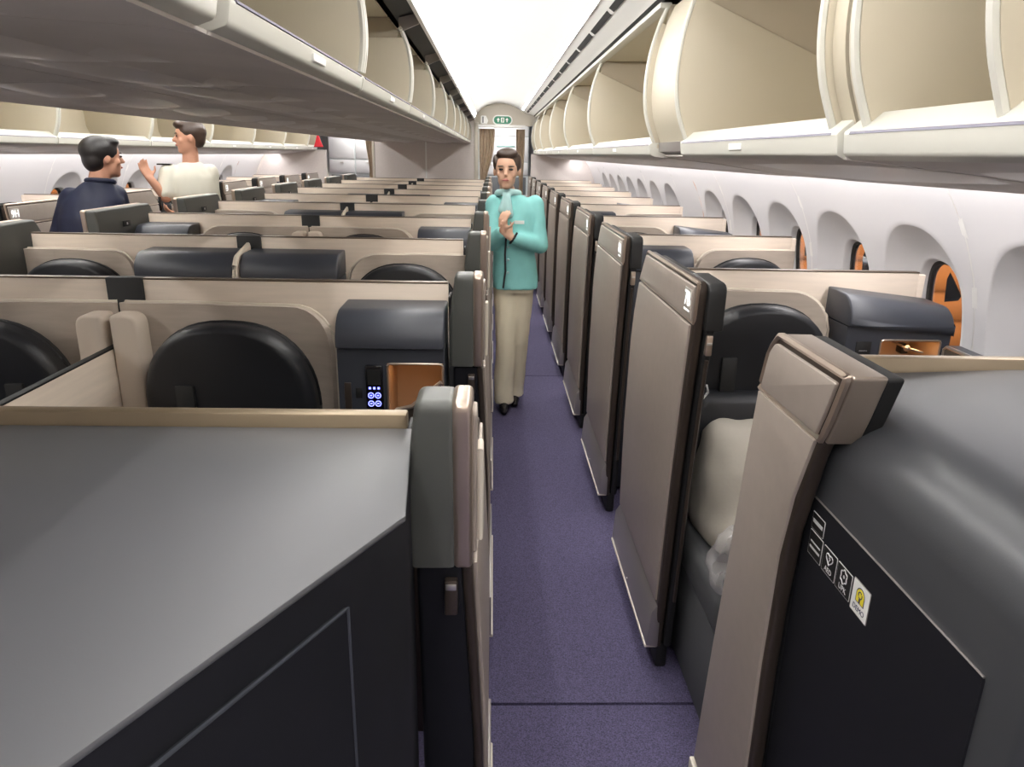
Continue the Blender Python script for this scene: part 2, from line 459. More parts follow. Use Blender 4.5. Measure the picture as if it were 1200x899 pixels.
# ------------------------------------------------------------------ galley beyond the aisle ends
gw = obj('wall_galley', box(-3.9, 1.9, 14.9, 14.96, 0, 2.6), 'galley', base=(XC, 14.9, 0)); tag(gw, 'pale wall of the galley area beyond the rear bulkhead', 'wall', kind='structure')
gc = obj('ceiling_galley', box(-3.9, 1.9, YB+0.1, 15.0, 2.35, 2.4), 'ceil', base=(XC, 13.5, 2.35)); tag(gc, 'white ceiling of the galley area', 'ceiling', kind='structure')
for x, s in ((0.1, 'near'), (-2.25, 'far')):
    o = obj('ceiling_lamp', box(x-0.25, x+0.25, 13.0, 13.9, 2.335, 2.349), 'led_galley', base=(x, 13.4, 2.335)); tag(o, 'flat lamp in the galley ceiling past the %s' % AISLE[s == 'far'], 'lamp', 'galley ceiling lamps')
def galley_unit(x0, x1, y, label):
    t = thing('galley_unit', label, 'galley unit', ((x0+x1)/2, y+0.3, 0))
    obj('carcass', box(x0, x1, y, y+0.6, 0, 2.3), 'galley', t)
    n = 2; ww = (x1-x0)/n
    for r, (z0, z1) in enumerate(((0.1, 0.85), (1.28, 1.50), (1.52, 1.95), (1.97, 2.25))):
        for i in range(n):
            d = obj('door', box(x0+i*ww+0.015, x0+(i+1)*ww-0.015, y-0.018, y, z0, z1, 0.006), 'wall' if r else 'galley', t)
            obj('latch', box(x0+(i+0.5)*ww-0.03, x0+(i+0.5)*ww+0.03, y-0.026, y-0.018, z1-0.06, z1-0.03), 'steel', d)
    obj('counter_recess', box(x0+0.04, x1-0.04, y-0.008, y, 0.92, 1.24, 0.004), 'galley_dark', t)
    obj('counter', box(x0, x1, y-0.05, y, 0.87, 0.91, 0.006), 'steel', t)
galley_unit(-0.28, 0.66, 14.2, "pale galley unit with cupboard doors at the end of the attendant's aisle")
galley_unit(-2.95, -2.0, 13.7, "pale galley unit with a dark counter recess at the end of the suited person's aisle")

def curtain(x0, x1, y, z0, z1, label, pinch=None):
    n = 28; rows = []
    for j in range(13):
        z = z0 + (z1-z0)*j/12; row = []
        for i in range(n+1):
            u = i/n; x = x0 + (x1-x0)*u
            if pinch:
                k = math.exp(-((z-pinch[1])/0.35)**2); x = x + (pinch[0]-x)*0.6*k
            row.append((x, y+0.02*math.sin(u*PI*10), z))
        rows.append(row)
    o = obj('curtain', sheet(rows, 0.004), 'curtain', base=((x0+x1)/2, y, z0), sharp=80)
    tag(o, label, 'curtain', 'galley curtains')
curtain(-0.225, 0.02, YB+0.22, 0.03, 2.03, "brown curtain gathered at the bulkhead side of the opening of the attendant's aisle", (-0.2, 1.2))
curtain(0.36, 0.50, YB+0.22, 0.03, 2.03, "brown curtain gathered at the window side of the opening of the attendant's aisle", (0.47, 1.2))
curtain(-2.05, -1.93, YB+0.22, 0.03, 2.03, "brown curtain tied back at the end of the suited person's aisle", (-1.94, 1.35))
jd = thing('crew_panel', 'white panel unit mounted left of the green exit sign', 'panel', (-0.14, YB, 2.10))
obj('casing', pr(rounded([(-0.20, 2.095), (-0.10, 2.095), (-0.085, 2.15), (-0.12, 2.215), (-0.20, 2.215)], 0.02), 'Y', YB-0.03, YB+0.03, 0.006), 'white', jd)
obj('grille', box(-0.175, -0.155, YB-0.034, YB-0.030, 2.11, 2.20), 'galley_dark', jd)

ex = thing('exit_sign', 'green oblong exit sign with white arrows over the rear aisle opening', 'exit sign', (0.14, YB-0.03, 2.09))
def stadium(cx, cz, hw, hh, n=10):
    return [(cx+hw-hh+hh*math.cos(a), cz+hh*math.sin(a)) for a in [-PI/2+PI*i/n for i in range(n+1)]] + [(cx-hw+hh+hh*math.cos(a), cz+hh*math.sin(a)) for a in [PI/2+PI*i/n for i in range(n+1)]]
obj('casing', pr(stadium(0.14, 2.155, 0.155, 0.072), 'Y', YB-0.03, YB+0.03, 0.006), 'white', ex)
fc = obj('green_face', pr(stadium(0.14, 2.155, 0.135, 0.055), 'Y', YB-0.036, YB-0.030), 'green', ex)
obj('door_symbol', pr([(0.115, 2.12), (0.165, 2.12), (0.165, 2.19), (0.115, 2.19)], 'Y', YB-0.039, YB-0.036), 'white', fc)
obj('runner_symbol', pr([(0.125, 2.125), (0.135, 2.125), (0.143, 2.145), (0.152, 2.125), (0.158, 2.128), (0.147, 2.160), (0.155, 2.165), (0.145, 2.183), (0.132, 2.178), (0.128, 2.160), (0.136, 2.155)], 'Y', YB-0.041, YB-0.039), 'green', fc)
for cx in (0.072, 0.208):
    obj('arrow', pr([(cx-0.008, 2.125), (cx+0.008, 2.125), (cx+0.008, 2.155), (cx+0.024, 2.155), (cx, 2.188), (cx-0.024, 2.155), (cx-0.008, 2.155)], 'Y', YB-0.039, YB-0.036), 'white', fc)

# ================================================================== OVERHEAD BINS
def arcpts(tab, n=14):
    """smooth curve through (x, z) control points (Catmull-Rom)"""
    out = []; P = [Vector(p) for p in tab]; P = [P[0]*2-P[1]] + P + [P[-1]*2-P[-2]]
    for i in range(1, len(P)-2):
        for k in range(n):
            t = k/n; a, b, c, d = P[i-1], P[i], P[i+1], P[i+2]
            out.append(tuple(0.5*((2*b)+(c-a)*t+(2*a-5*b+4*c-d)*t*t+(3*b-a-3*c+d)*t**3)))
    out.append(tuple(P[-2])); return out
RIM = arcpts([(0.652, 1.705), (0.616, 1.80), (0.603, 1.90), (0.612, 2.02), (0.640, 2.13), (0.668, 2.20)], 5)
def outer_bin(y0, y1, label, parts=(), ins=(0, 0)):
    t = thing('overhead_bin', label, 'overhead bin', (0.9, (y0+y1)/2, 1.64), 'open overhead bins along the %s' % ("wall off the suited person's aisle" if MIR else 'wall beside the stickered cabinet'))
    slope = lambda x: 2.145 - (x-0.63)*0.405
    def side(y, s):
        low = [(x, z) for x, z in RIM if z < 2.12]
        p = pr(low + [(low[-1][0]+0.012, slope(low[-1][0])), (1.13, slope(1.13)), (1.13, 1.70)], 'Y', min(y, y+s*0.016), max(y, y+s*0.016), 0.003)
        o = obj('bucket_side', p, 'bin', t)
        obj('edge_trim', tb([(x-0.004, y+s*0.008, z) for x, z in RIM], 0.0085, 7), 'lip', o)
    side(y0+0.004+ins[0], 1); side(y1-0.004-ins[1], -1)
    for k_, (ya, yb2) in enumerate(((y0, y0+ins[0]), (y1-ins[1], y1))):
        if ins[k_]: obj('mullion', sheet([[(x+0.012, ya, z), (x+0.012, yb2, z)] for x, z in RIM], 0.006), 'bin', t)
    obj('top_rail', box(0.632, 0.678, y0+0.004, y1-0.004, 2.196, 2.216, 0.004), 'lip', t)
    for y in parts: side(y, 1)
    for y, s in ((y0+0.004, 1), (y1-0.004, -1)):
        obj('housing_side', pr([(0.672, 2.205), (0.66, 2.12), (1.14, 1.93), (1.22, 1.93), (1.22, 2.21)], 'Y', min(y, y+s*0.006), max(y, y+s*0.006)), 'bin_top', t)
    obj('back_panel', sheet([[(x, y0+0.02, z), (x, y1-0.02, z)] for x, z in ((1.05, 1.705), (1.10, 1.73), (1.125, 1.80), (1.13, 1.95), (1.20, 2.0), (1.21, 2.1), (1.15, 2.19), (1.0, 2.215), (0.668, 2.212))], 0.006), 'bin', t)
    obj('shelf', pr([(0.66, 1.70), (1.06, 1.705), (1.06, 1.69), (0.66, 1.685)], 'Y', y0+0.004, y1-0.004), 'bin', t)
    lp = obj('lip', pr(rounded([(0.652, 1.651), (0.634, 1.660), (0.629, 1.698), (0.668, 1.732), (0.70, 1.728), (0.70, 1.655)], [0.008, 0.01, 0.008, 0.004, 0, 0.004], 4), 'Y', y0+0.006, y1-0.006, 0.008), 'lip', t)
    obj('lip_groove', pr([(0.6285, 1.6955), (0.6305, 1.7000), (0.6350, 1.7000), (0.6330, 1.6945)], 'Y', y0+0.03, y1-0.03), 'groove', lp)
    obj('latch', box(0.6285, 0.633, (y0+y1)/2-0.05, (y0+y1)/2+0.05, 1.672, 1.688, 0.001), 'rail', lp)
    ub = obj('underside', sheet([[(x, y0+0.003, z), (x, y1-0.003, z)] for x, z in ((0.652, 1.652), (0.72, 1.646), (0.9, 1.629), (1.10, 1.604), (1.225, 1.585), (1.238, 1.590), (1.238, 1.625))], 0.005), 'psu', t)
    n = max(1, round((y1-y0)/0.8)); L = (y1-y0)/n
    for i in range(n):
        yc = y0+(i+0.5)*L; rows = []
        for a in range(9):
            u = a/8*2-1; row = []
            for b in range(9):
                v = b/8*2-1; hgt = 0.016*max(0, 1-u*u)*max(0, 1-v*v)
                xx = 0.94+u*0.18+0.05*v
                row.append((xx, yc+v*L*0.47, 1.6225-(xx-0.94)*0.12-hgt+0.002))
            rows.append(row)
        obj('service_fairing', sheet(rows), 'psu_light', ub, sharp=70)
    obj('end_cap', box(1.22, 1.30, y0+0.01, y1-0.01, 1.7, 1.72), 'bin_top', t)
    return t
def filler(y0, y1, label):
    t = thing('filler_panel', label, 'filler panel', (0.7, (y0+y1)/2, 1.64))
    obj('face', sheet([[(x+0.018, y0, z), (x+0.018, y1, z)] for x, z in RIM], 0.006), 'bin', t)
    obj('lower_rail', pr([(0.668, 1.672), (0.664, 1.706), (0.70, 1.712), (0.70, 1.66)], 'Y', y0, y1, 0.003), 'kick', t)
    obj('underside', sheet([[(x, y0, z), (x, y1, z)] for x, z in ((0.69, 1.655), (0.9, 1.631), (1.10, 1.606), (1.225, 1.587), (1.238, 1.625))], 0.005), 'psu', t)
seq = [(-2.1, -0.29, ()), (-0.28, 1.372, (0.955,), (0, 0.045)), (1.386, 2.567, (), (0.05, 0)), (3.06, 4.85, ()), (4.85, 6.48, ()), (6.48, 8.15, ()), (8.15, 9.78, ()), (9.78, 11.2, ()), (11.2, 11.98, ())]
for i, (a, b, ps, *ins) in enumerate(seq):
    if i < 3: lab = ['open beige overhead bin above and behind the viewer at the wall beside the stickered cabinet', 'open beige overhead bin with an inner partition, above the front cabinet with stickers', 'open beige overhead bin between the partitioned bin and the flat filler panel'][i]
    else: lab = 'open beige overhead bin, %s behind the flat filler panel' % ORD[i-2]
    outer_bin(a, b, lab, ps, *(ins or [(0, 0)]))
filler(2.572, 3.055, 'plain beige filler panel between two overhead bins of the wall beside the stickered cabinet')
MIR = True
lb = [2.25, 3.60, 4.91, 6.22, 7.53, 8.84, 10.12, 11.4, 11.98]
for i, (a, b) in enumerate(zip(lb[:-1], lb[1:])):
    outer_bin(a, b, "beige window-side bin off the suited person's aisle, %s from the rear bulkhead" % ORD[len(lb)-1-i])
outer_bin(-2.1, 2.24, "long beige overhead bin at the front of the wall off the suited person's aisle")
MIR = False

# centre bins: two rows back to back over the middle block
CRIM = arcpts([(-0.356, 1.850), (-0.348, 1.90), (-0.346, 1.97), (-0.356, 2.05), (-0.380, 2.115), (-0.39, 2.13)], 5)
def centre_bin(y0, y1, label, wide=0.0):
    t = thing('overhead_bin', label, 'overhead bin', (-0.66, (y0+y1)/2, 1.79), 'open bins of the centre block facing the %s aisle' % ('far' if MIR else 'near'))
    for y, s in ((y0+0.004, 1), (y1-0.004-wide, -1)):
        low = [(x, z) for x, z in CRIM if z < 2.105]
        o = obj('bucket_side', pr(low + [(-0.94, 2.075), (-0.94, 1.835)], 'Y', min(y, y+s*0.016), max(y, y+s*0.016), 0.003), 'bin', t)
        obj('edge_trim', tb([(x+0.004, y+s*0.008, z) for x, z in CRIM], 0.010, 7), 'lip', o)
        obj('housing_side', pr([(-0.39, 2.12), (-0.40, 2.09), (-0.94, 2.06), (-1.03, 2.02), (-1.03, 2.17), (-0.44, 2.17)], 'Y', min(y, y+s*0.006), max(y, y+s*0.006)), 'bin_top', t)
    obj('back_panel', sheet([[(x, y0+0.02, z), (x, y1-0.02-wide, z)] for x, z in ((-0.90, 1.84), (-0.935, 1.87), (-0.945, 1.95), (-1.01, 2.03), (-1.02, 2.12), (-0.97, 2.165), (-0.43, 2.172))], 0.006), 'bin', t)
    obj('shelf', pr([(-0.375, 1.836), (-0.93, 1.842), (-0.93, 1.828), (-0.375, 1.822)], 'Y', y0+0.004, y1-0.004), 'bin', t)
    lp = obj('lip', pr(rounded([(-0.375, 1.798), (-0.352, 1.806), (-0.346, 1.838), (-0.378, 1.858), (-0.42, 1.852), (-0.42, 1.798)], [0.01, 0.012, 0.008, 0.004, 0, 0.004], 4), 'Y', y0+0.006, y1-0.006-wide, 0.008), 'lip', t)
    obj('lip_groove', pr([(-0.3445, 1.8365), (-0.3465, 1.8410), (-0.3510, 1.8405), (-0.3490, 1.8355)], 'Y', y0+0.03, y1-0.03-wide), 'groove', lp)
    obj('latch', box(-0.349, -0.345, (y0+y1)/2-0.05, (y0+y1)/2+0.05, 1.814, 1.828, 0.001), 'rail', lp)
    ub = obj('underside', sheet([[(x, y0+0.002, z), (x, y1-0.002, z)] for x, z in ((-0.378, 1.798), (-0.45, 1.806), (-0.66, 1.815), (-0.70, 1.803), (-0.72, 1.808), (XC+0.003, 1.818))], 0.005), 'psu', t)
    n = max(1, round((y1-y0)/0.6)); L = (y1-y0)/n
    for i in range(n):
        yc = y0+(i+0.5)*L; rows = []
        for a in range(9):
            u = a/8*2-1; row = []
            for b in range(9):
                v = b/8*2-1; hgt = 0.022*max(0, 1-u*u)*max(0, 1-v*v)
                row.append((-0.80+u*0.13+0.06*v, yc+v*L*0.49, 1.811-(u*0.002)-hgt))
            rows.append(row)
        obj('service_fairing', sheet(rows), 'psu_light', ub, sharp=70)
    obj('bracket', pr([(-0.386, 2.112), (-0.306, 2.146), (-0.306, 2.186), (-0.386, 2.166)], 'Y', y1-0.014-wide, y1+0.002-wide), 'kick', t)
    return t
cj = [-2.1, -0.1, 1.06, 2.09, 3.25, 4.43, 5.60, 6.78, 7.95, 9.12, 10.3, 11.97]
for m_ in (False, True):
    MIR = m_
    for i, (a, b) in enumerate(zip(cj[:-1], cj[1:])):
        s = 'far' if MIR else 'near'
        lab = 'beige bin of the centre block open to the %s, %s from the bulkhead' % (AISLE[MIR], ORD[len(cj)-1-i])
        centre_bin(a, b, lab, 0.03 if i == 1 else 0)
MIR = False
rt_ = thing('red_tag', "small red cloth tag on the rear bin off the suited person's aisle", 'tag', (-2.67, 11.72, 1.70))
obj('cloth', puffy([(-2.738, 1.70), (-2.595, 1.70), (-2.635, 1.80), (-2.66, 1.885), (-2.68, 1.885), (-2.705, 1.80)], 11.74, 0.03, 0.012), 'red', rt_)
obj('cord', tb([(-2.67, 11.725, 1.88), (-2.67, 11.725, 1.93)], 0.006, 6), 'red', rt_)

# ================================================================== SUITES
DIV_Z = 1.285
CY = [1.005] + [2.125 + 1.118*k for k in range(9)]      # dividers of the centre block (0 is the front cabinet)
RY = [1.355 + ROWP*k for k in range(10)]                # dividers of the window columns

# ---- dividers
def centre_divider(y, label):
    t = thing('row_divider', label, 'divider', (XC, y, 0), 'beige dividers across the centre block')
    for x0, x1 in ((-1.992, XC-0.052), (XC+0.052, -0.128)):
        p = obj('panel', box(x0, x1, y-0.012, y+0.012, 0.02, DIV_Z, 0.002), 'beige', t)
        obj('top_edge', box(x0, x1, y-0.013, y+0.013, DIV_Z, DIV_Z+0.005, 0.001), 'beige_edge', p)
    obj('centre_plate', box(XC-0.0515, XC+0.0515, y-0.020, y+0.014, 0.02, DIV_Z+0.006, 0.003), 'black', t)
    return t
def side_divider(y, label):
    t = thing('row_divider', label, 'divider', (1.05, y, 0), 'beige dividers of the %s window column' % ('far' if MIR else 'near'))
    p = obj('panel', box(0.635, 1.475, y-0.012, y+0.012, 0.02, DIV_Z, 0.002), 'beige', t)
    obj('top_edge', box(0.635, 1.475, y-0.013, y+0.013, DIV_Z, DIV_Z+0.005, 0.001), 'beige_edge', p)
    obj('end_cap', box(1.475, 1.50, y-0.011, y+0.011, 0.3, DIV_Z-0.005, 0.003), 'beige', t)
    return t

# ---- seats (they face the viewer, -Y); x0..x1 is the shell, 'free' the end with the rounded top corner
def seat(y, x0, x1, free, label, group, hx=None, wing=True):
    xm = (x0+x1)/2
    t = thing('reclining_chair', label, 'seat', (xm, y-0.45, 0), group)
    wdt = x1-x0
    path = [(0.03, -0.34), (0.035, -0.22), (0.06, -0.13), (0.12, -0.085), (0.25, -0.068), (wdt*0.5, -0.063), (wdt-0.25, -0.066), (wdt-0.12, -0.075), (wdt-0.05, -0.095), (wdt-0.015, -0.115)]
    if not wing: path = [(0.0, -0.045)] + [(0.02+0.1*i, -0.050) for i in range(3)] + path[5:]
    P = arcpts(path, 3)
    cols = []
    H = 1.227
    for i, (u, v) in enumerate(P):
        x = x0+u if free == 'hi' else x1-u
        d = wdt-0.015-u
        top = H if d > 0.12 else H-0.12+math.sqrt(max(0.0, 0.12**2-(0.12-d)**2))
        if wing and v < -0.10 and u < wdt/2: top = H-0.02*min(1, (-v-0.10)/0.2)
        cols.append([(x, y+v, z) for z in (0.35, 0.7, 1.0, top)])
    sh = obj('shell', sheet(cols, 0.022), 'taupe', t, sharp=50)
    obj('shell_rim', tb([c[-1] for c in cols] + [(cols[-1][0][0], cols[-1][0][1], z) for z in (1.03, 0.9, 0.7)], 0.0055, 6), 'taupe_rim', sh)
    for q in (0.30, 0.72):
        c0 = cols[int(len(cols)*q)]
        obj('seam', tb([(p[0], p[1]-0.0015, p[2]) for p in c0[1:]], 0.0022, 5), 'beige_edge', sh)
    # head cushion with an arched top
    hw = 0.235
    hx = xm if hx is None else hx
    out = []
    for i in range(25):
        a = PI*i/24; c, s = math.cos(a), math.sin(a)
        out.append((hx + hw*math.copysign(abs(c)**0.85, c), 0.955 + 0.245*abs(s)**0.9))
    out += [(hx-hw, 0.90), (hx-hw+0.02, 0.80), (hx+hw-0.02, 0.80), (hx+hw, 0.90)]
    hr = obj('headrest', puffy(out, y-0.13, 0.085, 0.032, tilt=-0.10, zref=1.0), 'leather', t, sharp=60)
    obj('piping', tb([(hx+(p[0]-hx)*1.004, y-0.15-0.10*(p[1]-1.0), p[1]) for p in out[:25]], 0.005, 6), 'leather_seam', hr)
    obj('strap', box(hx-0.135, hx-0.085, y-0.232, y-0.214, 0.86, 1.035, 0.005), 'black', hr)
    obj('backrest', puffy(rounded([(hx-0.25, 0.50), (hx+0.25, 0.50), (hx+0.25, 0.86), (hx+0.20, 0.92), (hx-0.20, 0.92), (hx-0.25, 0.86)], 0.03, 3), y-0.14, 0.13, 0.04, tilt=0.16, zref=0.9), 'leather', t, sharp=60)
    obj('cushion', box(hx-0.255, hx+0.255, y-0.78, y-0.19, 0.36, 0.50, 0.035, 4), 'grey_uph', t)
    obj('base', box(hx-0.245, hx+0.245, y-0.74, y-0.15, 0.02, 0.36, 0.015), 'grey_uph', t)
    return t

# ---- side consoles with padded roll top, niche and controls
def console(y, x0, x1, label, group, niche=None, remote=None, plug=None, lamp=False, hook=False, outer_taper=0.0):
    t = thing('side_console', label, 'console', ((x0+x1)/2, y-0.12, 0), group)
    top = [(y-0.022, 1.238), (y-0.135, 1.236)] + [(y-0.135-0.082*math.sin(a), 1.236-0.085*(1-math.cos(a))) for a in [PI/2*i/8 for i in range(1, 9)]] + [(y-0.217, 1.142), (y-0.205, 1.137), (y-0.022, 1.137)]
    tp = obj('roll_top', pr(top, 'X', x0+0.003, x1-0.003, 0.006), 'navy', t, sharp=50)
    if outer_taper:
        for v in tp.data.vertices:
            side = v.co.x + ORG[tp].x
            w_ = (mx(side) - (x1-0.10))/0.10
            if w_ > 0: v.co.z -= 0.045*w_*w_*(1 if v.co.z > 1.15 else 0); 
    yf, yb_ = y-0.200, y-0.022
    if not niche:
        obj('body', box(x0+0.004, x1-0.004, yf, yb_, 0.02, 1.136, 0.003), 'navy', t)
    else:
        n0, n1, z0, z1 = niche
        b = B()
        bx(b, x0+0.004, n0, yf, yb_, 0.02, 1.136); bx(b, n1, x1-0.004, yf, yb_, 0.02, 1.136)
        bx(b, n0, n1, yf, yb_, z1, 1.136); bx(b, n0, n1, yf, yb_, 0.02, z0)
        obj('body', b, 'navy', t)
        b = B()
        e = 0.004
        bx(b, n0, n0+e, yf-0.003, yb_-0.01, z0, z1); bx(b, n1-e, n1, yf-0.003, yb_-0.01, z0, z1)
        bx(b, n0, n1, yf-0.003, yb_-0.01, z1-e, z1); bx(b, n0, n1, yf-0.003, yb_-0.01, z0, z0+e); bx(b, n0, n1, yb_-0.014, yb_-0.01, z0, z1)
        nc = obj('niche_lining', b, 'niche', t)
        rr = rounded([(n0, z0), (n1, z0), (n1, z1), (n0, z1)], 0.012, 3)
        obj('niche_rim', tb([(p[0], yf-0.003, p[1]) for p in rr], 0.003, 6, True), 'bronze_trim', nc)
        if lamp: obj('niche_lamp', box(n0+0.03, n1-0.03, yf+0.02, yf+0.035, z1-e-0.004, z1-e-0.001), 'niche_lamp', nc)
        if hook:
            hx = (n0+n1)/2+0.01; hz = z1-0.035
            h = obj('hook', tb([(hx, yb_-0.015, hz), (hx, yf+0.03, hz), (hx+0.05, yf+0.02, hz-0.012)], 0.004), 'bronze_trim', nc)
            b = B(); bmesh.ops.create_uvsphere(b, u_segments=12, v_segments=8, radius=0.011, matrix=Matrix.Translation((hx, yf+0.03, hz)))
            obj('knob', b, 'bronze_trim', h)
            obj('plug_point', box(hx+0.04, hx+0.065, yb_-0.05, yb_-0.014, hz-0.045, hz-0.012, 0.003), 'black', nc)
    if remote:
        a0, a1, z0, z1 = remote
        rm = obj('remote', box(a0, a1, yf-0.012, yf, z0, z1, 0.005), 'screen', t)
        obj('remote_screen', box(a0+0.006, a1-0.006, yf-0.0135, yf-0.012, z0+(z1-z0)*0.66, z1-0.012), 'black', rm)
        for i in range(2):
            for j in range(2):
                cx, cz = a0+(a1-a0)*(0.3+0.4*i), z0+(z1-z0)*(0.325+0.145*j)
                rg = [(cx+0.0075*math.cos(2*PI*k/16), yf-0.013, cz+0.0075*math.sin(2*PI*k/16)) for k in range(16)]
                bt = obj('button', tb(rg, 0.0013, 5, True), 'blue_led', rm)
                obj('button_mark', box(cx-0.003, cx+0.003, yf-0.0138, yf-0.0125, cz-0.0015, cz+0.0015), 'blue_led', bt)
        for i in range(3):
            cx = a0+(a1-a0)*(0.25+0.25*i)
            obj('key', box(cx-0.003, cx+0.003, yf-0.0135, yf-0.012, z0+(z1-z0)*0.60-0.003, z0+(z1-z0)*0.60+0.003), 'blue_led', rm)
    if plug:
        for a0, a1, z0, z1, mm in plug:
            obj('socket', box(a0, a1, yf-0.004, yf, z0, z1, 0.0015), mm, t)
    return t

# ---- doors of the window columns
NEAR = [(0.10, -0.455), (0.30, -0.475), (0.74, -0.505), (1.0, -0.535), (1.20, -0.565), (1.335, -0.58)]
FAR = [(0.10, 0.25), (0.24, 0.255), (0.60, 0.285), (1.03, 0.265), (1.22, 0.185), (1.335, 0.085)]
def door_poly(z0, z1, ins=0.0, near=NEAR, far=FAR, r=(0, 0, 0, 0)):
    zs = [z0 + (z1-z0)*i/8 for i in range(9)]
    A = [(lerp_tab(near, z)+ins, z) for z in zs]; C = [(lerp_tab(far, z)-ins, z) for z in zs][::-1]
    pts = A + C
    rad = [0]*18; rad[0] = r[0]; rad[8] = r[1]; rad[9] = r[2]; rad[17] = r[3]
    return rounded(pts, rad, 5)
def side_door(y, label, near=NEAR, far=FAR, simple=False):
    t = thing('privacy_screen', label, 'suite door', (0.57, y-0.15, 0), kind='thing', group= 'bronze suite doors along the %s window column' % ('far' if MIR else 'near'))
    sh = lambda P: [(a+y, z) for a, z in P]
    obj('frame', pr(sh(door_poly(0.10, 1.335, 0, near, far, (0, 0.03, 0.04, 0))), 'X', 0.548, 0.576, 0.007, 3), 'bronze_dark', t)
    obj('rim', tb([(0.550, a, z) for a, z in sh(door_poly(1.222, 1.334, 0.004, near, far, (0, 0.03, 0.04, 0)))], 0.0055, 6, True), 'bronze_trim', t)
    obj('face_panel', pr(sh(door_poly(0.275, 1.212, 0.022, near, far)), 'X', 0.540, 0.552, 0.004), 'bronze', t)
    obj('cap_panel', pr(sh(door_poly(1.226, 1.322, 0.016, near, far, (0, 0.02, 0.02, 0))), 'X', 0.541, 0.552, 0.003), 'bronze', t)
    kp = obj('kick_plate', pr([(0.546, 0.262), (0.530, 0.235), (0.522, 0.112), (0.560, 0.105), (0.560, 0.262)], 'Y', y+lerp_tab(near, 0.2), y+lerp_tab(far, 0.2), 0.002), 'kick', t)
    obj('kick_edge', box(0.518, 0.56, y+lerp_tab(near, 0.1)-0.003, y+lerp_tab(far, 0.1), 0.098, 0.110, 0.003), 'creamgrip', kp)
    obj('screw', box(0.519, 0.526, y-0.1, y-0.09, 0.125, 0.134, 0.003), 'steel', kp)
    obj('toe', box(0.565, 0.604, y+lerp_tab(near, 0.1)+0.02, y+lerp_tab(far, 0.1)-0.02, 0.0, 0.10, 0.01), 'black', t)
    obj('inner_leaf', pr(sh(door_poly(0.11, 1.328, 0.0, [(z, a-0.012) for z, a in near], [(z, a-0.05) for z, a in far], (0, 0.03, 0.03, 0))), 'X', 0.580, 0.605, 0.008, 3), 'black', t)
    yn = y+lerp_tab(near, 1.27)
    obj('end_cap', pr(rounded([(yn-0.018, 1.205), (yn-0.022, 1.334), (yn+0.16, 1.338), (yn+0.16, 1.205)], [0.006, 0.03, 0.01, 0.006], 4), 'X', 0.574, 0.622, 0.010, 3), 'black', t)
    yl = y+lerp_tab(near, 1.12)
    lt = obj('latch', box(0.583, 0.601, yl-0.030, yl-0.010, 1.135, 1.192, 0.003), 'bronze_trim', t)
    obj('latch_bar', box(0.585, 0.599, yl-0.032, yl-0.014, 1.165, 1.173, 0.001), 'steel', lt)
    obj('edge_strip', tb([(0.592, y+lerp_tab(near, z)-0.020, z) for z in (0.3, 0.45, 0.6, 0.8, 1.0, 1.12)], 0.006, 6), 'bronze_dark', t)
    return t
def number_plate(door, y, s, near=NEAR, mir=False):
    """lit seat number on the aisle face of a door"""
    global MIR
    MIR = False
    yc = y+lerp_tab(near, 1.275)+0.060
    x = 0.5395 if not mir else 2*XC-0.5395
    d = -1 if not mir else 1
    pl = obj('number_plate', box(min(x, x-d*0.004), max(x, x-d*0.004), yc-0.034, yc+0.034, 1.243, 1.310, 0.001), 'plate', door)
    rgt = (0, -1, 0) if not mir else (0, 1, 0)
    obj('number', text_bm(s, 0.058, rgt, (0, 0, 1), (x+d*0.0008, yc, 1.2795)), 'glyph', pl)
    obj('number_line', box(min(x+d*0.0008, x), max(x+d*0.0008, x), yc-0.026, yc+0.030, 1.2475, 1.2515), 'glyph', pl)

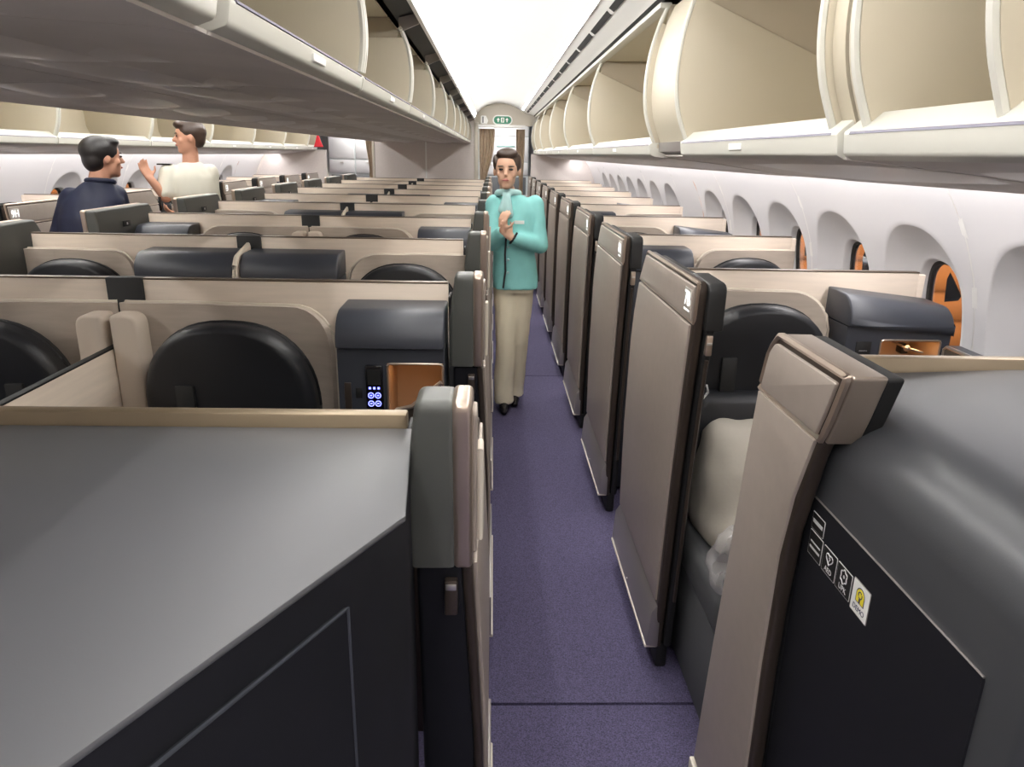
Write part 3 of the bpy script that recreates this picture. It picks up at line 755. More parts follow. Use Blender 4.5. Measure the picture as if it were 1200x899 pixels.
# ---- doors of the centre block (thicker, capped pillar at the near end)
def centre_door(y, yn, yf, label, short=False):
    t = thing('privacy_screen', label, 'suite door', (-0.07, y+(yn+yf)/2, 0), kind='thing', group= 'suite doors of the centre block on the %s aisle' % ('far' if MIR else 'near'))
    near = [(0.0, yn+0.12), (0.3, yn+0.105), (0.74, yn+0.07), (1.0, yn+0.04), (1.2, yn+0.01), (1.335, yn)]
    far = [(0.0, yf), (1.03, yf), (1.22, yf-0.06), (1.335, yf-0.12)]
    far_cap = far if not short else [(1.0, yn+0.22), (1.07, yn+0.20), (1.2, yn+0.15), (1.335, yn+0.085)]
    sh = lambda P: [(a+y, z) for a, z in P]
    obj('pillar', pr(sh(door_poly(0.10, 1.064, 0.012, near, far)), 'X', -0.108, -0.034, 0.010, 3), 'darkface', t)
    obj('edge_trim', pr(sh(door_poly(0.10, 1.066, 0.006, near, far)), 'X', -0.040, -0.024, 0.006, 3), 'bronze_dark', t)
    obj('face_panel', pr(sh(door_poly(0.26, 1.060, 0.03, near, far)), 'X', -0.026, -0.017, 0.003), 'bronze', t)
    for c_ in t.children:
        for v in c_.data.vertices:
            k_ = min(1.0, max(0.0, (1.06-v.co.z)/0.41)); wxx = mx(v.co.x+ORG[t].x)
            v.co.x += (-1 if MIR else 1)*k_*(0.0 if wxx < -0.08 else 0.020)
    cp = obj('cap', pr(sh(door_poly(1.070, 1.336, 0, near, far_cap, (0, 0.055, 0.05, 0))), 'X', -0.117, -0.046, 0.012, 4), 'olive', t)
    for v in cp.data.vertices:
        if v.co.z > 1.2 and mx(v.co.x+ORG[t].x) < -0.08: v.co.x += (-1 if MIR else 1)*(v.co.z-1.2)/0.136*0.016
    obj('cap_trim', pr(sh(door_poly(1.068, 1.338, -0.001, near, far_cap, (0.01, 0.055, 0.05, 0))), 'X', -0.052, -0.024, 0.010, 4), 'bronze_trim', cp)
    obj('cap_face', pr(sh(door_poly(1.085, 1.318, 0.022, near, far_cap, (0, 0.035, 0.03, 0))), 'X', -0.026, -0.018, 0.003), 'bronze', cp)
    obj('grip', pr(sh([(lerp_tab(near, 1.09)+0.045, 1.092), (lerp_tab(near, 1.26)+0.045, 1.25), (lerp_tab(near, 1.26)+0.085, 1.25), (lerp_tab(near, 1.09)+0.085, 1.092)]), 'X', -0.019, -0.009, 0.004), 'creamgrip', cp)
    yl = y+lerp_tab(near, 1.02)
    lt = obj('latch', box(-0.066, -0.046, yl-0.004, yl+0.02, 0.985, 1.045, 0.003), 'bronze_dark', t)
    obj('latch_bar', box(-0.064, -0.048, yl-0.006, yl+0.006, 1.030, 1.040, 0.001), 'steel', lt)
    ym = y + yn + (0.28 if not short else 0.1)
    dl = obj('inner_latch', box(-0.122, -0.116, ym-0.04, ym+0.04, 1.235, 1.265, 0.002), 'black', cp)
    obj('latch_mark', box(-0.1235, -0.122, ym-0.006, ym+0.006, 1.244, 1.256), 'ink_white', dl)
    kp = obj('kick_plate', box(-0.03, 0.010, y+lerp_tab(near, 0.2), y+yf, 0.105, 0.255, 0.003), 'kick', t)
    obj('kick_edge', box(-0.03, 0.016, y+lerp_tab(near, 0.1), y+yf, 0.095, 0.108, 0.003), 'creamgrip', kp)
    obj('toe', box(-0.10, -0.045, y+yn+0.15, y+yf-0.02, 0.0, 0.10, 0.01), 'black', t)
    return t

def arm_panel(y, label):
    t = thing('arm_panel', label, 'panel', (-0.17, y-0.4, 0))
    pts = [(-0.255, 0.86), (-0.255, 1.012), (-0.235, 1.022), (-0.20, 1.03), (-0.125, 1.095), (-0.125, 0.86)]
    obj('board', pr(pts, 'Y', y-0.37, y-0.35, 0.002), 'bronze_dark', t)
    obj('edge_trim', tb([(p[0], y-0.372, p[1]) for p in [(-0.255, 0.86), (-0.255, 1.008), (-0.240, 1.022), (-0.20, 1.032), (-0.125, 1.097)]], 0.006, 6), 'bronze_trim', t)
    obj('leg_board', box(-0.25, -0.13, y-0.365, y-0.355, 0.0, 0.86), 'bronze_dark', t)

NR = 9
# centre block rows
protoC = {}
for k in range(1, 10):
    y = CY[k]; o = ORD[k]
    if k == 1: div = centre_divider(y, '')
    else: div = dup(protoC['div'], y-CY[1])
    div['label'] = 'beige centre-block divider with a black centre plate, %s behind the grey front cabinet' % o
    if k == 1: protoC['div'] = div
    par = k % 2
    for m_ in (False, True):
        MIR = m_; s = 'far' if MIR else 'near'
        key = ('c', par, m_)
        sl = 'black seat on the %s, %s centre row behind the front cabinet' % (AISLE[MIR], o)
        cl = 'dark roll-top console on the %s, %s centre row behind the front cabinet' % (AISLE[MIR], o)
        sg, cg = 'seats of the centre block', 'consoles of the centre block'
        if key not in protoC:
            if par:
                a = seat(y, XC+0.012, -0.425, 'hi', sl, sg, -0.723, False)
                b = console(y, -0.425, -0.124, cl, cg, niche=(-0.285, -0.132, 0.88, 1.096), remote=(-0.345, -0.297, 0.93, 1.093), plug=[(-0.374, -0.356, 0.995, 1.025, 'black'), (-0.405, -0.386, 0.95, 1.04, 'bronze_dark')], lamp=(k == 1))
            else:
                a = seat(y, -0.635, -0.128, 'lo', sl, sg, -0.372, False)
                b = console(y, XC+0.012, -0.64, cl, cg)
            protoC[key] = (a, b, y)
        else:
            a0, b0, yy = protoC[key]
            dup(a0, y-yy, sl); dup(b0, y-yy, cl, skip=('niche_lamp',))
        dk = ('d', m_)
        dl = 'pillar-capped suite door on the %s, %s centre row behind the front cabinet' % (AISLE[MIR], o)
        if dk not in protoC: protoC[dk] = (centre_door(y, *((-0.54, 0.20) if MIR else (-0.165, 0.62)), dl, not MIR), y)
        else: dup(protoC[dk][0], y-protoC[dk][1], dl)
    MIR = False
    # what stands between the two seats of a row
    if par:
        lab = 'beige privacy panel between the paired seats of the %s row behind the front cabinet' % o
        if k == 1:
            t = thing('centre_screen', lab, 'privacy panel', (XC, y-0.5, 0), 'privacy panels between centre seats'); protoC['pp'] = t
            obj('board', box(XC-0.009, XC+0.009, y-0.88, y-0.03, 0.3, 1.112, 0.003), 'beige', t)
            obj('top_edge', box(XC-0.0095, XC+0.0095, y-0.88, y-0.03, 1.112, 1.117, 0.001), 'leather_seam', t)
            for s in (-1, 1):
                P = rounded([(XC+s*0.010, 0.3), (XC+s*0.010, 1.208), (XC+s*0.085, 1.208), (XC+s*0.09, 0.3)], [0, 0.012, 0.06, 0], 6)
                obj('bolster', pr(P, 'Y', y-0.150, y-0.075, 0.030, 5), 'bolster', t, sharp=70)
        else: dup(protoC['pp'], y-CY[1], lab)
    else:
        lab = 'thin beige partition between the paired consoles of the %s row behind the front cabinet' % o
        if 'cp' not in protoC:
            t = thing('console_partition', lab, 'partition', (XC, y-0.12, 0), 'partitions between centre consoles'); protoC['cp'] = t; protoC['cpy'] = y
            obj('board', pr(rounded([(y-0.225, 0.3), (y-0.235, 1.16), (y-0.20, 1.222), (y-0.022, 1.256), (y-0.022, 0.3)], [0, 0.03, 0.05, 0.01, 0], 4), 'X', XC-0.009, XC+0.009, 0.003), 'beige', t)
            obj('edge', tb([(XC, a, b) for a, b in ((y-0.236, 0.9), (y-0.237, 1.15), (y-0.225, 1.19), (y-0.195, 1.222), (y-0.03, 1.256))], 0.0095, 6), 'taupe_rim', t)
        else: dup(protoC['cp'], y-protoC['cpy'], lab)
arm_panel(CY[1], 'bronze-edged dark arm panel in front of the lit orange niche of the first centre row')

# window columns
def seat_no(j, m_): return '%d%s' % (6+j, ('B' if j % 2 else 'A') if not m_ else ('H' if j % 2 else 'J'))
for m_ in (False, True):
    P = {}
    for j in range(1 if not m_ else 2, 10):
        MIR = m_; y = RY[j]; par = j % 2
        if not m_: tail = 'window column, %s row behind the stickered front cabinet' % ORD[j]
        else: tail = "window column off the suited person's aisle, %s row from its rear" % ORD[10-j]
        L1, L2, L3, L4 = ('beige divider, '+tail, 'black seat, '+tail, 'dark roll-top console, '+tail, 'bronze numbered door, '+tail)
        cs = 'far' if m_ else 'near'
        if 'div' not in P: P['div'] = (side_divider(y, L1), y)
        else: dup(P['div'][0], y-P['div'][1], L1)
        if par not in P:
            if par:
                a = seat(y, 0.625, 1.15, 'hi', L2, 'seats of the %s window column' % cs, 0.885, False)
                b = console(y, 1.155, 1.51, L3, 'consoles of the %s window column' % cs, niche=(1.275, 1.475, 0.93, 1.094), plug=[(1.195, 1.245, 1.03, 1.088, 'black'), (1.205, 1.235, 1.054, 1.06, 'ink_white')], lamp=(j == 1 and not m_), hook=(j == 1 and not m_), outer_taper=1)
                led = obj('side_ledge', box(1.475, 1.53, y-1.0, y-0.22, 0.30, 1.085, 0.012, 3), 'navy', b)
                obj('ledge_trim', tb([(1.476, y-1.0, 1.082), (1.474, y-0.24, 1.082), (1.478, y-0.222, 1.07), (1.478, y-0.222, 0.95)], 0.006, 6), 'steel', led)
                obj('ledge_front', box(1.470, 1.476, y-0.95, y-0.26, 0.97, 1.06, 0.002), 'niche', led)
            else:
                a = seat(y, 0.955, 1.47, 'lo', L2, 'seats of the %s window column' % cs, 1.215, False)
                b = console(y, 0.638, 0.95, L3, 'consoles of the %s window column' % cs)
            P[par] = (a, b, y)
        else:
            a0, b0, yy = P[par]; dup(a0, y-yy, L2); dup(b0, y-yy, L3, skip=('niche_lamp', 'hook'))
        if 'd' not in P: d = side_door(y, L4); P['d'] = (d, y)
        else: d = dup(P['d'][0], y-P['d'][1], L4, skip=('number_plate',))
        number_plate(d, y, seat_no(j, m_), mir=m_)
    MIR = False

# ================================================================== FRONT CABINETS
fc = thing('front_cabinet', 'grey-topped dark front cabinet of the centre block beside the attendant', 'cabinet', (XC, 0.6, 0))
poly = [(-0.114, 0.993), (-0.093, 0.725), (-0.36, 0.226), (-0.62, 0.10), (XC, 0.06)]
poly = poly + [(2*XC-x, y) for x, y in poly[-2::-1]]
obj('top', pr(poly, 'Z', 1.258, 1.266, 0.002), 'satin', fc)
def shrink(P, d): return [(XC+(x-XC)*(1-d), 0.55+(y-0.55)*(1-d)) for x, y in P]
bd = obj('body', pr(shrink(poly, 0.002), 'Z', 0.03, 1.258), 'darkface', fc)
A = Vector((-0.093, 0.725)); dv = Vector((-0.4718, -0.8817)); nv = Vector((0.8817, -0.4718))
def cham(u, z, d):
    p = A + dv*u + nv*(d-0.001); return (p.x, p.y, z)
b = B()
P0 = [(0.107, 0.12), (0.107, 1.213), (0.50, 1.213), (0.50, 0.12)]
vs0 = [b.verts.new(cham(u, z, -0.01)) for u, z in P0]; vs1 = [b.verts.new(cham(u, z, 0.004)) for u, z in P0]
b.faces.new(vs1[::-1])
for i in range(4): b.faces.new((vs0[i], vs1[i], vs1[(i+1) % 4], vs0[(i+1) % 4]))
bmesh.ops.recalc_face_normals(b, faces=b.faces)
obj('inset_panel', b, 'darkface', bd)
obj('panel_edge', tb([cham(u, z, 0.004) for u, z in ((0.107, 0.12), (0.107, 1.213), (0.50, 1.213))], 0.0022, 5), 'navy', bd)
obj('plinth', pr(shrink(poly, 0.06), 'Z', 0.0, 0.03), 'black', fc)
obj('back_rail', box(-2.0, -0.122, 0.995, 1.020, 1.15, 1.286, 0.003), 'gold', fc)
centre_door(CY[0], -0.10, 0.60, 'pillar-capped suite door at the corner of the grey front cabinet', True)
MIR = True; centre_door(CY[0], -0.54, 0.20, 'pillar-capped suite door beside the front cabinet on the aisle'); MIR = False

# near window column: cabinet with rounded shoulder and stickers
rc = thing('front_cabinet', 'dark front cabinet with rounded shoulder and stickers on its aisle face', 'cabinet', (1.05, 1.0, 0))
sec = [(0.582, 0.03), (0.582, 1.16)] + [(0.582+0.115*(1-math.cos(a)), 1.16+0.10*math.sin(a)) for a in [PI/2*i/8 for i in range(1, 9)]] + [(1.0, 1.272), (1.50, 1.272), (1.50, 0.03)]
obj('body', pr(sec, 'Y', 0.615, 1.335, 0.02, 4), 'cabinet', rc, sharp=50)
bdR = rc.children[0]
pan = rounded([(1.192, 0.10), (1.178, 1.080), (0.690, 1.078), (0.690, 0.10)], [0, 0.006, 0.006, 0], 2)
ip = obj('aisle_panel', pr(pan, 'X', 0.5785, 0.583), 'darkface', rc)
obj('panel_edge', tb([(0.5795, 1.178, 1.080), (0.5795, 0.690, 1.078)], 0.0018, 5), 'kick', ip)
obj('back_rail', box(0.66, 1.50, 1.337, 1.362, 0.03, 1.288, 0.003), 'gold', rc)
obj('plinth', box(0.60, 1.49, 0.64, 1.32, 0.0, 0.03), 'black', rc)
# stickers on the aisle face
def sticker(y0, y1, z0, z1, label, face, frame, parts):
    """y0 is the edge towards the rear; reading direction is -Y"""
    X = 0.5785
    t = thing('sticker', label, 'sticker', (X, (y0+y1)/2, z0))
    obj('backing', pr(rounded([(y0, z0), (y1, z0), (y1, z1), (y0, z1)], 0.002, 2), 'X', X-0.0008, X), frame, t)
    obj('face', pr(rounded([(y0-0.0012, z0+0.0012), (y1+0.0012, z0+0.0012), (y1+0.0012, z1-0.0012), (y0-0.0012, z1-0.0012)], 0.0015, 2), 'X', X-0.0012, X-0.0008), face, t)
    cy, cz = (y0+y1)/2, (z0+z1)/2
    for p in parts:
        if p[0] == 'txt': obj('lettering', text_bm(p[1], p[2], (0, -1, 0), (0, 0, 1), (X-0.0014, cy, z0+p[3]), 0.0002), p[4], t)
        elif p[0] == 'bar':
            obj('text_line', box(X-0.0015, X-0.0012, y1+p[1], y0-p[2], z0+p[3], z0+p[3]+p[4]), p[5], t)
        elif p[0] == 'poly':
            obj(p[3], pr([(cy-a, z0+c) for a, c in p[1]], 'X', X-p[4], X-0.0011), p[2], t)
        elif p[0] == 'ring':
            obj(p[3], tb([(X-0.0014, cy-a, z0+c) for a, c in p[1]], p[4], 5, True), p[2], t)
heart = [(0.012*math.sin(a)**3*1.0, 0.031+0.0009*(13*math.cos(a)-5*math.cos(2*a)-2*math.cos(3*a)-math.cos(4*a))*0.75) for a in [2*PI*i/28 for i in range(28)]]
sticker(1.150, 1.103, 1.024, 1.056, 'small outlined black sticker with one line of text above the row of stickers', 'black', 'ink_white', [('bar', 0.005, 0.005, 0.013, 0.007, 'ink_white')])
sticker(1.150, 1.099, 0.974, 1.021, 'outlined black sticker with two faint lines of text in the sticker row', 'black', 'ink_white', [('bar', 0.006, 0.008, 0.026, 0.003, 'ink_white'), ('bar', 0.006, 0.006, 0.014, 0.0045, 'ink_white')])
sticker(1.093, 1.044, 0.974, 1.021, 'black sticker with a heart symbol and the letters AED', 'black', 'ink_white', [('txt', 'AED', 0.0135, 0.0095, 'ink_white'), ('ring', heart, 'ink_white', 'heart', 0.0011), ('poly', [(0.001, 0.040), (-0.003, 0.032), (0.000, 0.032), (-0.002, 0.024), (0.004, 0.033), (0.001, 0.033), (0.003, 0.040)], 'ink_white', 'bolt', 0.0015)])
cross = [(0.010*math.sin(a)*(1+0.12*math.cos(6*a)), 0.031+0.0115*math.cos(a)*(1+0.12*math.cos(6*a))) for a in [2*PI*i/36 for i in range(36)]]
sticker(1.040, 0.991, 0.974, 1.021, 'black sticker with a hexagonal symbol and the letters UPK', 'black', 'ink_white', [('txt', 'UPK', 0.0135, 0.0095, 'ink_white'), ('ring', cross, 'ink_white', 'badge', 0.0012), ('poly', [(0.003*math.cos(2*PI*i/10), 0.031+0.003*math.sin(2*PI*i/10)) for i in range(10)], 'ink_white', 'badge_dot', 0.0015)])
sticker(0.986, 0.934, 0.970, 1.026, 'white sticker with a yellow round symbol and the letters DEMO', 'white', 'kick', [('txt', 'DEMO', 0.0125, 0.0115, 'ink'),
    ('poly', [(-0.013, 0.022), (0.013, 0.022), (0.013, 0.036)] + [(0.013*math.cos(PI*i/10), 0.036+0.013*math.sin(PI*i/10)) for i in range(1, 10)] + [(-0.013, 0.036)], 'ink', 'symbol_outline', 0.0015),
    ('poly', [(-0.011, 0.0235), (0.011, 0.0235), (0.011, 0.036)] + [(0.011*math.cos(PI*i/10), 0.036+0.011*math.sin(PI*i/10)) for i in range(1, 10)] + [(-0.011, 0.036)], 'yellow', 'symbol', 0.0019),
    ('ring', [(0.0055*math.cos(2*PI*i/14), 0.037+0.0055*math.sin(2*PI*i/14)) for i in range(14)], 'ink', 'symbol_ring', 0.0012),
    ('poly', [(-0.002, 0.0235), (0.002, 0.0235), (0.002, 0.033), (-0.002, 0.033)], 'ink', 'symbol_stem', 0.0022)])
# first door of the near column, standing against the cabinet
N0 = [(0.0, -0.16), (0.46, -0.175), (0.70, -0.17), (0.95, -0.18), (1.12, -0.215), (1.258, -0.28), (1.335, -0.31)]
F0 = [(0.0, 0.17), (0.24, 0.150), (0.546, 0.118), (0.913, 0.072), (1.178, 0.045), (1.295, 0.01), (1.335, -0.03)]
t = thing('privacy_screen', 'plain bronze suite door standing against the stickered front cabinet', 'suite door', (0.57, 1.3, 0), 'bronze suite doors along the near window column', 'thing')
sh = lambda Q: [(a+RY[0], z) for a, z in Q]
obj('frame', pr(sh(door_poly(0.02, 1.335, 0, N0, F0, (0, 0.035, 0.04, 0))), 'X', 0.546, 0.574, 0.008, 3), 'bronze_dark', t)
obj('face_panel', pr(sh(door_poly(0.16, 1.205, 0.012, N0, F0)), 'X', 0.539, 0.550, 0.004), 'bronze', t)
cpn = obj('cap_panel', pr(sh(door_poly(1.216, 1.318, 0.018, N0, F0, (0, 0.025, 0.02, 0))), 'X', 0.539, 0.550, 0.003), 'bronze', t)
obj('rim', tb([(0.547, a, z) for a, z in sh(door_poly(1.210, 1.334, 0.004, N0, F0, (0, 0.035, 0.04, 0)))], 0.007, 6, True), 'bronze_trim', t)
obj('cap_back', pr(sh(door_poly(1.205, 1.336, -0.004, N0, F0, (0, 0.035, 0.04, 0))), 'X', 0.553, 0.608, 0.012, 4), 'bronze_mid', t)
obj('end_cap', pr(sh(door_poly(1.205, 1.334, 0.0, [(z, a-0.004) for z, a in N0], F0, (0, 0.03, 0.04, 0))), 'X', 0.606, 0.634, 0.010, 3), 'black', t)
obj('kick_edge', box(0.532, 0.55, RY[0]+lerp_tab(N0, 0.15), RY[0]+lerp_tab(F0, 0.15), 0.095, 0.150, 0.004), 'creamgrip', t)
obj('inner_leaf', pr(sh(door_poly(0.02, 1.205, 0.02, N0, F0)), 'X', 0.575, 0.581, 0.001), 'black', t)


# ================================================================== SCULPTING (people, bedding)
def P_cap(bm, p0, r0, p1, r1, n=12):
    p0, p1 = Vector(p0), Vector(p1)
    for p, r in ((p0, r0), (p1, r1)):
        bmesh.ops.create_uvsphere(bm, u_segments=n, v_segments=8, radius=r, matrix=Matrix.Translation(p))
    d = p1-p0; L = d.length
    if L < 1e-5: return
    q = Vector((0, 0, 1)).rotation_difference(d).to_matrix().to_4x4()
    bmesh.ops.create_cone(bm, cap_ends=True, segments=n, radius1=r0*0.995, radius2=r1*0.995, depth=L, matrix=Matrix.Translation((p0+p1)/2) @ q)
def P_ell(bm, c, r, rot=(0, 0, 0)):
    from mathutils import Euler
    m = Matrix.Translation(c) @ Euler(rot).to_matrix().to_4x4() @ Matrix.Diagonal((*r, 1))
    bmesh.ops.create_uvsphere(bm, u_segments=20, v_segments=14, radius=1.0, matrix=m)
def P_loft(bm, rings, yaw=0.0, n=24, e=2.3):
    """rings: (cx, cy, cz, rx, ry)"""
    c_, s_ = math.cos(yaw), math.sin(yaw); R = []
    for cx, cy, cz, rx, ry in rings:
        row = []
        for k in range(n):
            a, b = sup(rx, ry, e, 2*PI*(k+0.5)/n)
            row.append(bm.verts.new((cx+a*c_-b*s_, cy+a*s_+b*c_, cz)))
        R.append(row)
    for a, b in zip(R[:-1], R[1:]):
        for k in range(n): bm.faces.new((a[k], a[(k+1) % n], b[(k+1) % n], b[k]))
    bm.faces.new(R[0][::-1]); bm.faces.new(R[-1])
def sculpt(build, voxel, smooth=4, noise=0.0, nfreq=9.0):
    bm = B(); build(bm)
    bmesh.ops.recalc_face_normals(bm, faces=bm.faces)
    me = bpy.data.meshes.new('tmp'); bm.to_mesh(me); bm.free()
    o = bpy.data.objects.new('tmp', me); COL.objects.link(o)
    r = o.modifiers.new('r', 'REMESH'); r.mode = 'VOXEL'; r.voxel_size = voxel
    s = o.modifiers.new('s', 'SMOOTH'); s.factor = 0.5; s.iterations = smooth
    dg = bpy.context.evaluated_depsgraph_get()
    me2 = bpy.data.meshes.new_from_object(o.evaluated_get(dg))
    bpy.data.objects.remove(o); bpy.data.meshes.remove(me)
    out = B(); out.from_mesh(me2); bpy.data.meshes.remove(me2)
    if noise:
        from mathutils import noise as nz
        out.normal_update()
        for v in out.verts:
            p = v.co*nfreq; p.z *= 0.55
            v.co += v.normal*noise*(nz.noise(p) + 0.5*nz.noise(p*2.3))
    return out
def hand(bm, wrist, d, nrm, side=1, curl=0.6, s=1.0):
    """palm and five fingers; d = pointing direction, nrm = palm normal, side = where the thumb sits"""
    w_ = Vector(wrist); d = Vector(d).normalized(); nrm = Vector(nrm); nrm = (nrm - d*nrm.dot(d)).normalized(); a = d.cross(nrm)*side
    pc = w_ + d*0.045*s
    for k in (-1.0, -0.33, 0.33, 1.0): P_cap(bm, w_ + a*k*0.016*s, 0.015*s, w_ + d*0.078*s + a*k*0.027*s, 0.0125*s, 8)
    L = [0.060, 0.074, 0.070, 0.054]
    for i, k in enumerate((1.0, 0.33, -0.33, -1.0)):
        b0 = w_ + d*0.080*s + a*k*0.029*s
        d1 = (d + nrm*curl*0.6 + a*k*0.12).normalized(); d2 = (d*(1-curl*0.6) + nrm*curl*1.2 + a*k*0.06).normalized()
        b1 = b0 + d1*L[i]*0.52*s; b2 = b1 + d2*L[i]*0.48*s
        P_cap(bm, b0, 0.0095*s, b1, 0.0085*s, 8); P_cap(bm, b1, 0.0085*s, b2, 0.0072*s, 8)
    t0 = w_ + d*0.022*s + a*0.026*s; t1 = t0 + (d*0.5 + a*0.8 + nrm*0.3).normalized()*0.042*s; t2 = t1 + (d*0.85 + a*0.25 + nrm*0.5).normalized()*0.032*s
    P_cap(bm, t0, 0.013*s, t1, 0.0105*s, 8); P_cap(bm, t1, 0.0105*s, t2, 0.0085*s, 8)
def head(bm, c, f, s=1.0):
    """skull, jaw, nose, ears; f = direction the face looks in"""
    c = Vector(c); f = Vector(f).normalized(); r = f.cross(Vector((0, 0, 1))).normalized(); yaw = math.atan2(f.y, f.x)
    P_ell(bm, c + Vector((0, 0, 0.025*s)) - f*0.012*s, (0.098*s, 0.077*s, 0.095*s), (0, 0, yaw))
    P_ell(bm, c + f*0.022*s - Vector((0, 0, 0.045*s)), (0.064*s, 0.056*s, 0.068*s), (0, 0, yaw))
    P_ell(bm, c + f*0.055*s - Vector((0, 0, 0.092*s)), (0.026*s, 0.030*s, 0.020*s), (0, 0, yaw))
    P_cap(bm, c + f*0.082*s + Vector((0, 0, 0.012*s)), 0.008*s, c + f*0.103*s - Vector((0, 0, 0.022*s)), 0.0125*s, 10)
    P_ell(bm, c + f*0.076*s - Vector((0, 0, 0.052*s)), (0.014*s, 0.024*s, 0.012*s), (0, 0, yaw))
    for k in (-1, 1):
        P_ell(bm, c + r*k*0.078*s - f*0.008*s - Vector((0, 0, 0.005*s)), (0.018*s, 0.010*s, 0.032*s), (0, 0, yaw))
        P_ell(bm, c + f*0.055*s + r*k*0.040*s - Vector((0, 0, 0.022*s)), (0.02*s, 0.022*s, 0.02*s), (0, 0, yaw))
def face_parts(root, c, f, s=1.0):
    c = Vector(c); f = Vector(f).normalized(); r = f.cross(Vector((0, 0, 1))).normalized(); yaw = math.atan2(f.y, f.x)
    for k in (-1, 1):
        b = B(); P_ell(b, c + f*0.083*s + r*k*0.031*s + Vector((0, 0, 0.008*s)), (0.006*s, 0.014*s, 0.0062*s), (0, 0, yaw)); obj('eye', b, 'eye', root)
        b = B(); P_ell(b, c + f*0.084*s + r*k*0.033*s + Vector((0, 0, 0.027*s)), (0.007*s, 0.020*s, 0.0035*s), (0, 0, yaw)); obj('eyebrow', b, 'hair', root)
    b = B(); P_ell(b, c + f*0.086*s - Vector((0, 0, 0.055*s)), (0.0085*s, 0.021*s, 0.0065*s), (0, 0, yaw)); obj('mouth', b, 'lips', root)

# ------------------------------------------------------------------ cabin attendant in mint jacket (stands in the near aisle, facing the viewer)
bx_, by_ = 0.14, 4.66
HC, HF = (0.085, 4.615, 1.555), (-0.10, -1.0, 0)
SR, ER, WR = (0.262, 4.665, 1.352), (0.300, 4.61, 1.105), (0.120, 4.485, 1.165)
SL, EL, WL = (0.015, 4.665, 1.352), (0.005, 4.58, 1.120), (0.060, 4.470, 1.205)
KN = [((0.096, 4.70, 0.86), (0.095, 4.64, 0.47), (0.090, 4.66, 0.085)), ((0.195, 4.70, 0.86), (0.185, 4.72, 0.48), (0.165, 4.82, 0.085))]
def body_w(bm):
    head(bm, HC, HF, 0.98)
    P_cap(bm, (0.085, 4.64, 1.46), 0.045, (0.11, 4.665, 1.37), 0.052)
    P_loft(bm, [(bx_+0.01, 4.69, 0.84, 0.14, 0.095), (bx_+0.01, 4.69, 0.95, 0.135, 0.09), (bx_, 4.67, 1.08, 0.112, 0.08), (bx_, 4.665, 1.22, 0.135, 0.092), (bx_, 4.665, 1.32, 0.14, 0.08), (bx_-0.01, 4.66, 1.39, 0.08, 0.055)])
    for s, e, w_ in ((SR, ER, WR), (SL, EL, WL)): P_cap(bm, s, 0.042, e, 0.035); P_cap(bm, e, 0.035, w_, 0.025)
    for h_, k, a in KN: P_cap(bm, h_, 0.075, k, 0.050); P_cap(bm, k, 0.050, a, 0.034); P_cap(bm, (a[0], a[1]+0.01, 0.055), 0.026, (a[0], a[1]-0.10, 0.035), 0.020)
    hand(bm, WR, (-0.75, -0.25, 0.65), (0.35, -0.7, 0.5), 1, 0.75, 0.92)
    hand(bm, WL, (0.05, -0.15, 0.95), (0.6, 0.6, 0.1), -1, 0.8, 0.92)
pw = obj('person', sculpt(body_w, 0.0075, 3), 'skin', base=(0.125, 4.66, 0), sharp=180)
tag(pw, 'person in mint attendant jacket and beige trousers standing with hands clasped at the chest', 'person')
face_parts(pw, HC, HF, 0.98)
def jacket(bm):
    P_loft(bm, [(bx_+0.015, 4.69, 0.825, 0.147, 0.118), (bx_+0.012, 4.69, 0.90, 0.145, 0.115), (bx_, 4.675, 1.05, 0.132, 0.100), (bx_, 4.665, 1.20, 0.152, 0.116), (bx_, 4.665, 1.31, 0.160, 0.104), (bx_-0.005, 4.66, 1.375, 0.118, 0.080), (bx_-0.015, 4.655, 1.41, 0.066, 0.060)])
    for s, e, w_ in ((SR, ER, WR), (SL, EL, WL)):
        P_cap(bm, s, 0.060, e, 0.052); wv = Vector(e).lerp(Vector(w_), 0.86); P_cap(bm, e, 0.052, wv, 0.042)
jk = obj('jacket', sculpt(jacket, 0.011, 3, 0.006, 14), 'mint', pw, sharp=180)
obj('front_seam', tb([(0.085, 4.553, 1.16), (0.080, 4.560, 1.05), (0.085, 4.567, 0.95), (0.072, 4.572, 0.84)], 0.006, 6), 'vest', jk)
obj('name_badge', box(0.135, 0.195, 4.538, 4.546, 1.243, 1.263, 0.002), 'white', jk)
for z in (1.10, 1.02, 0.94):
    b = B(); P_ell(b, (0.100, 4.560, z), (0.009, 0.006, 0.009)); obj('button', b, 'mint_light', jk)
b = B()
def scarf(bm):
    for i in range(16):
        a = 2*PI*i/16; a2 = 2*PI*(i+1)/16
        q = lambda t: (0.095+0.066*math.cos(t), 4.648+0.062*math.sin(t), 1.418-0.012*math.sin(t))
        P_cap(bm, q(a), 0.022, q(a2), 0.022, 8)
    P_cap(bm, (0.085, 4.565, 1.40), 0.026, (0.10, 4.558, 1.30), 0.03, 8); P_cap(bm, (0.085, 4.565, 1.40), 0.024, (0.055, 4.56, 1.325), 0.024, 8)
obj('scarf', sculpt(scarf, 0.008, 3), 'mint_light', pw, sharp=180)
def trousers(bm):
    P_loft(bm, [(0.145, 4.695, 0.80, 0.134, 0.105), (0.145, 4.69, 0.90, 0.132, 0.10), (0.145, 4.69, 0.97, 0.125, 0.09)])
    for h_, k, a in KN:
        P_cap(bm, h_, 0.086, k, 0.068); P_cap(bm, k, 0.068, (a[0], a[1], 0.10), 0.068)
        P_loft(bm, [(a[0], a[1], 0.045, 0.068, 0.078), (a[0], a[1], 0.16, 0.066, 0.072)])
obj('trousers', sculpt(trousers, 0.011, 3, 0.006, 11), 'trouser', pw, sharp=180)
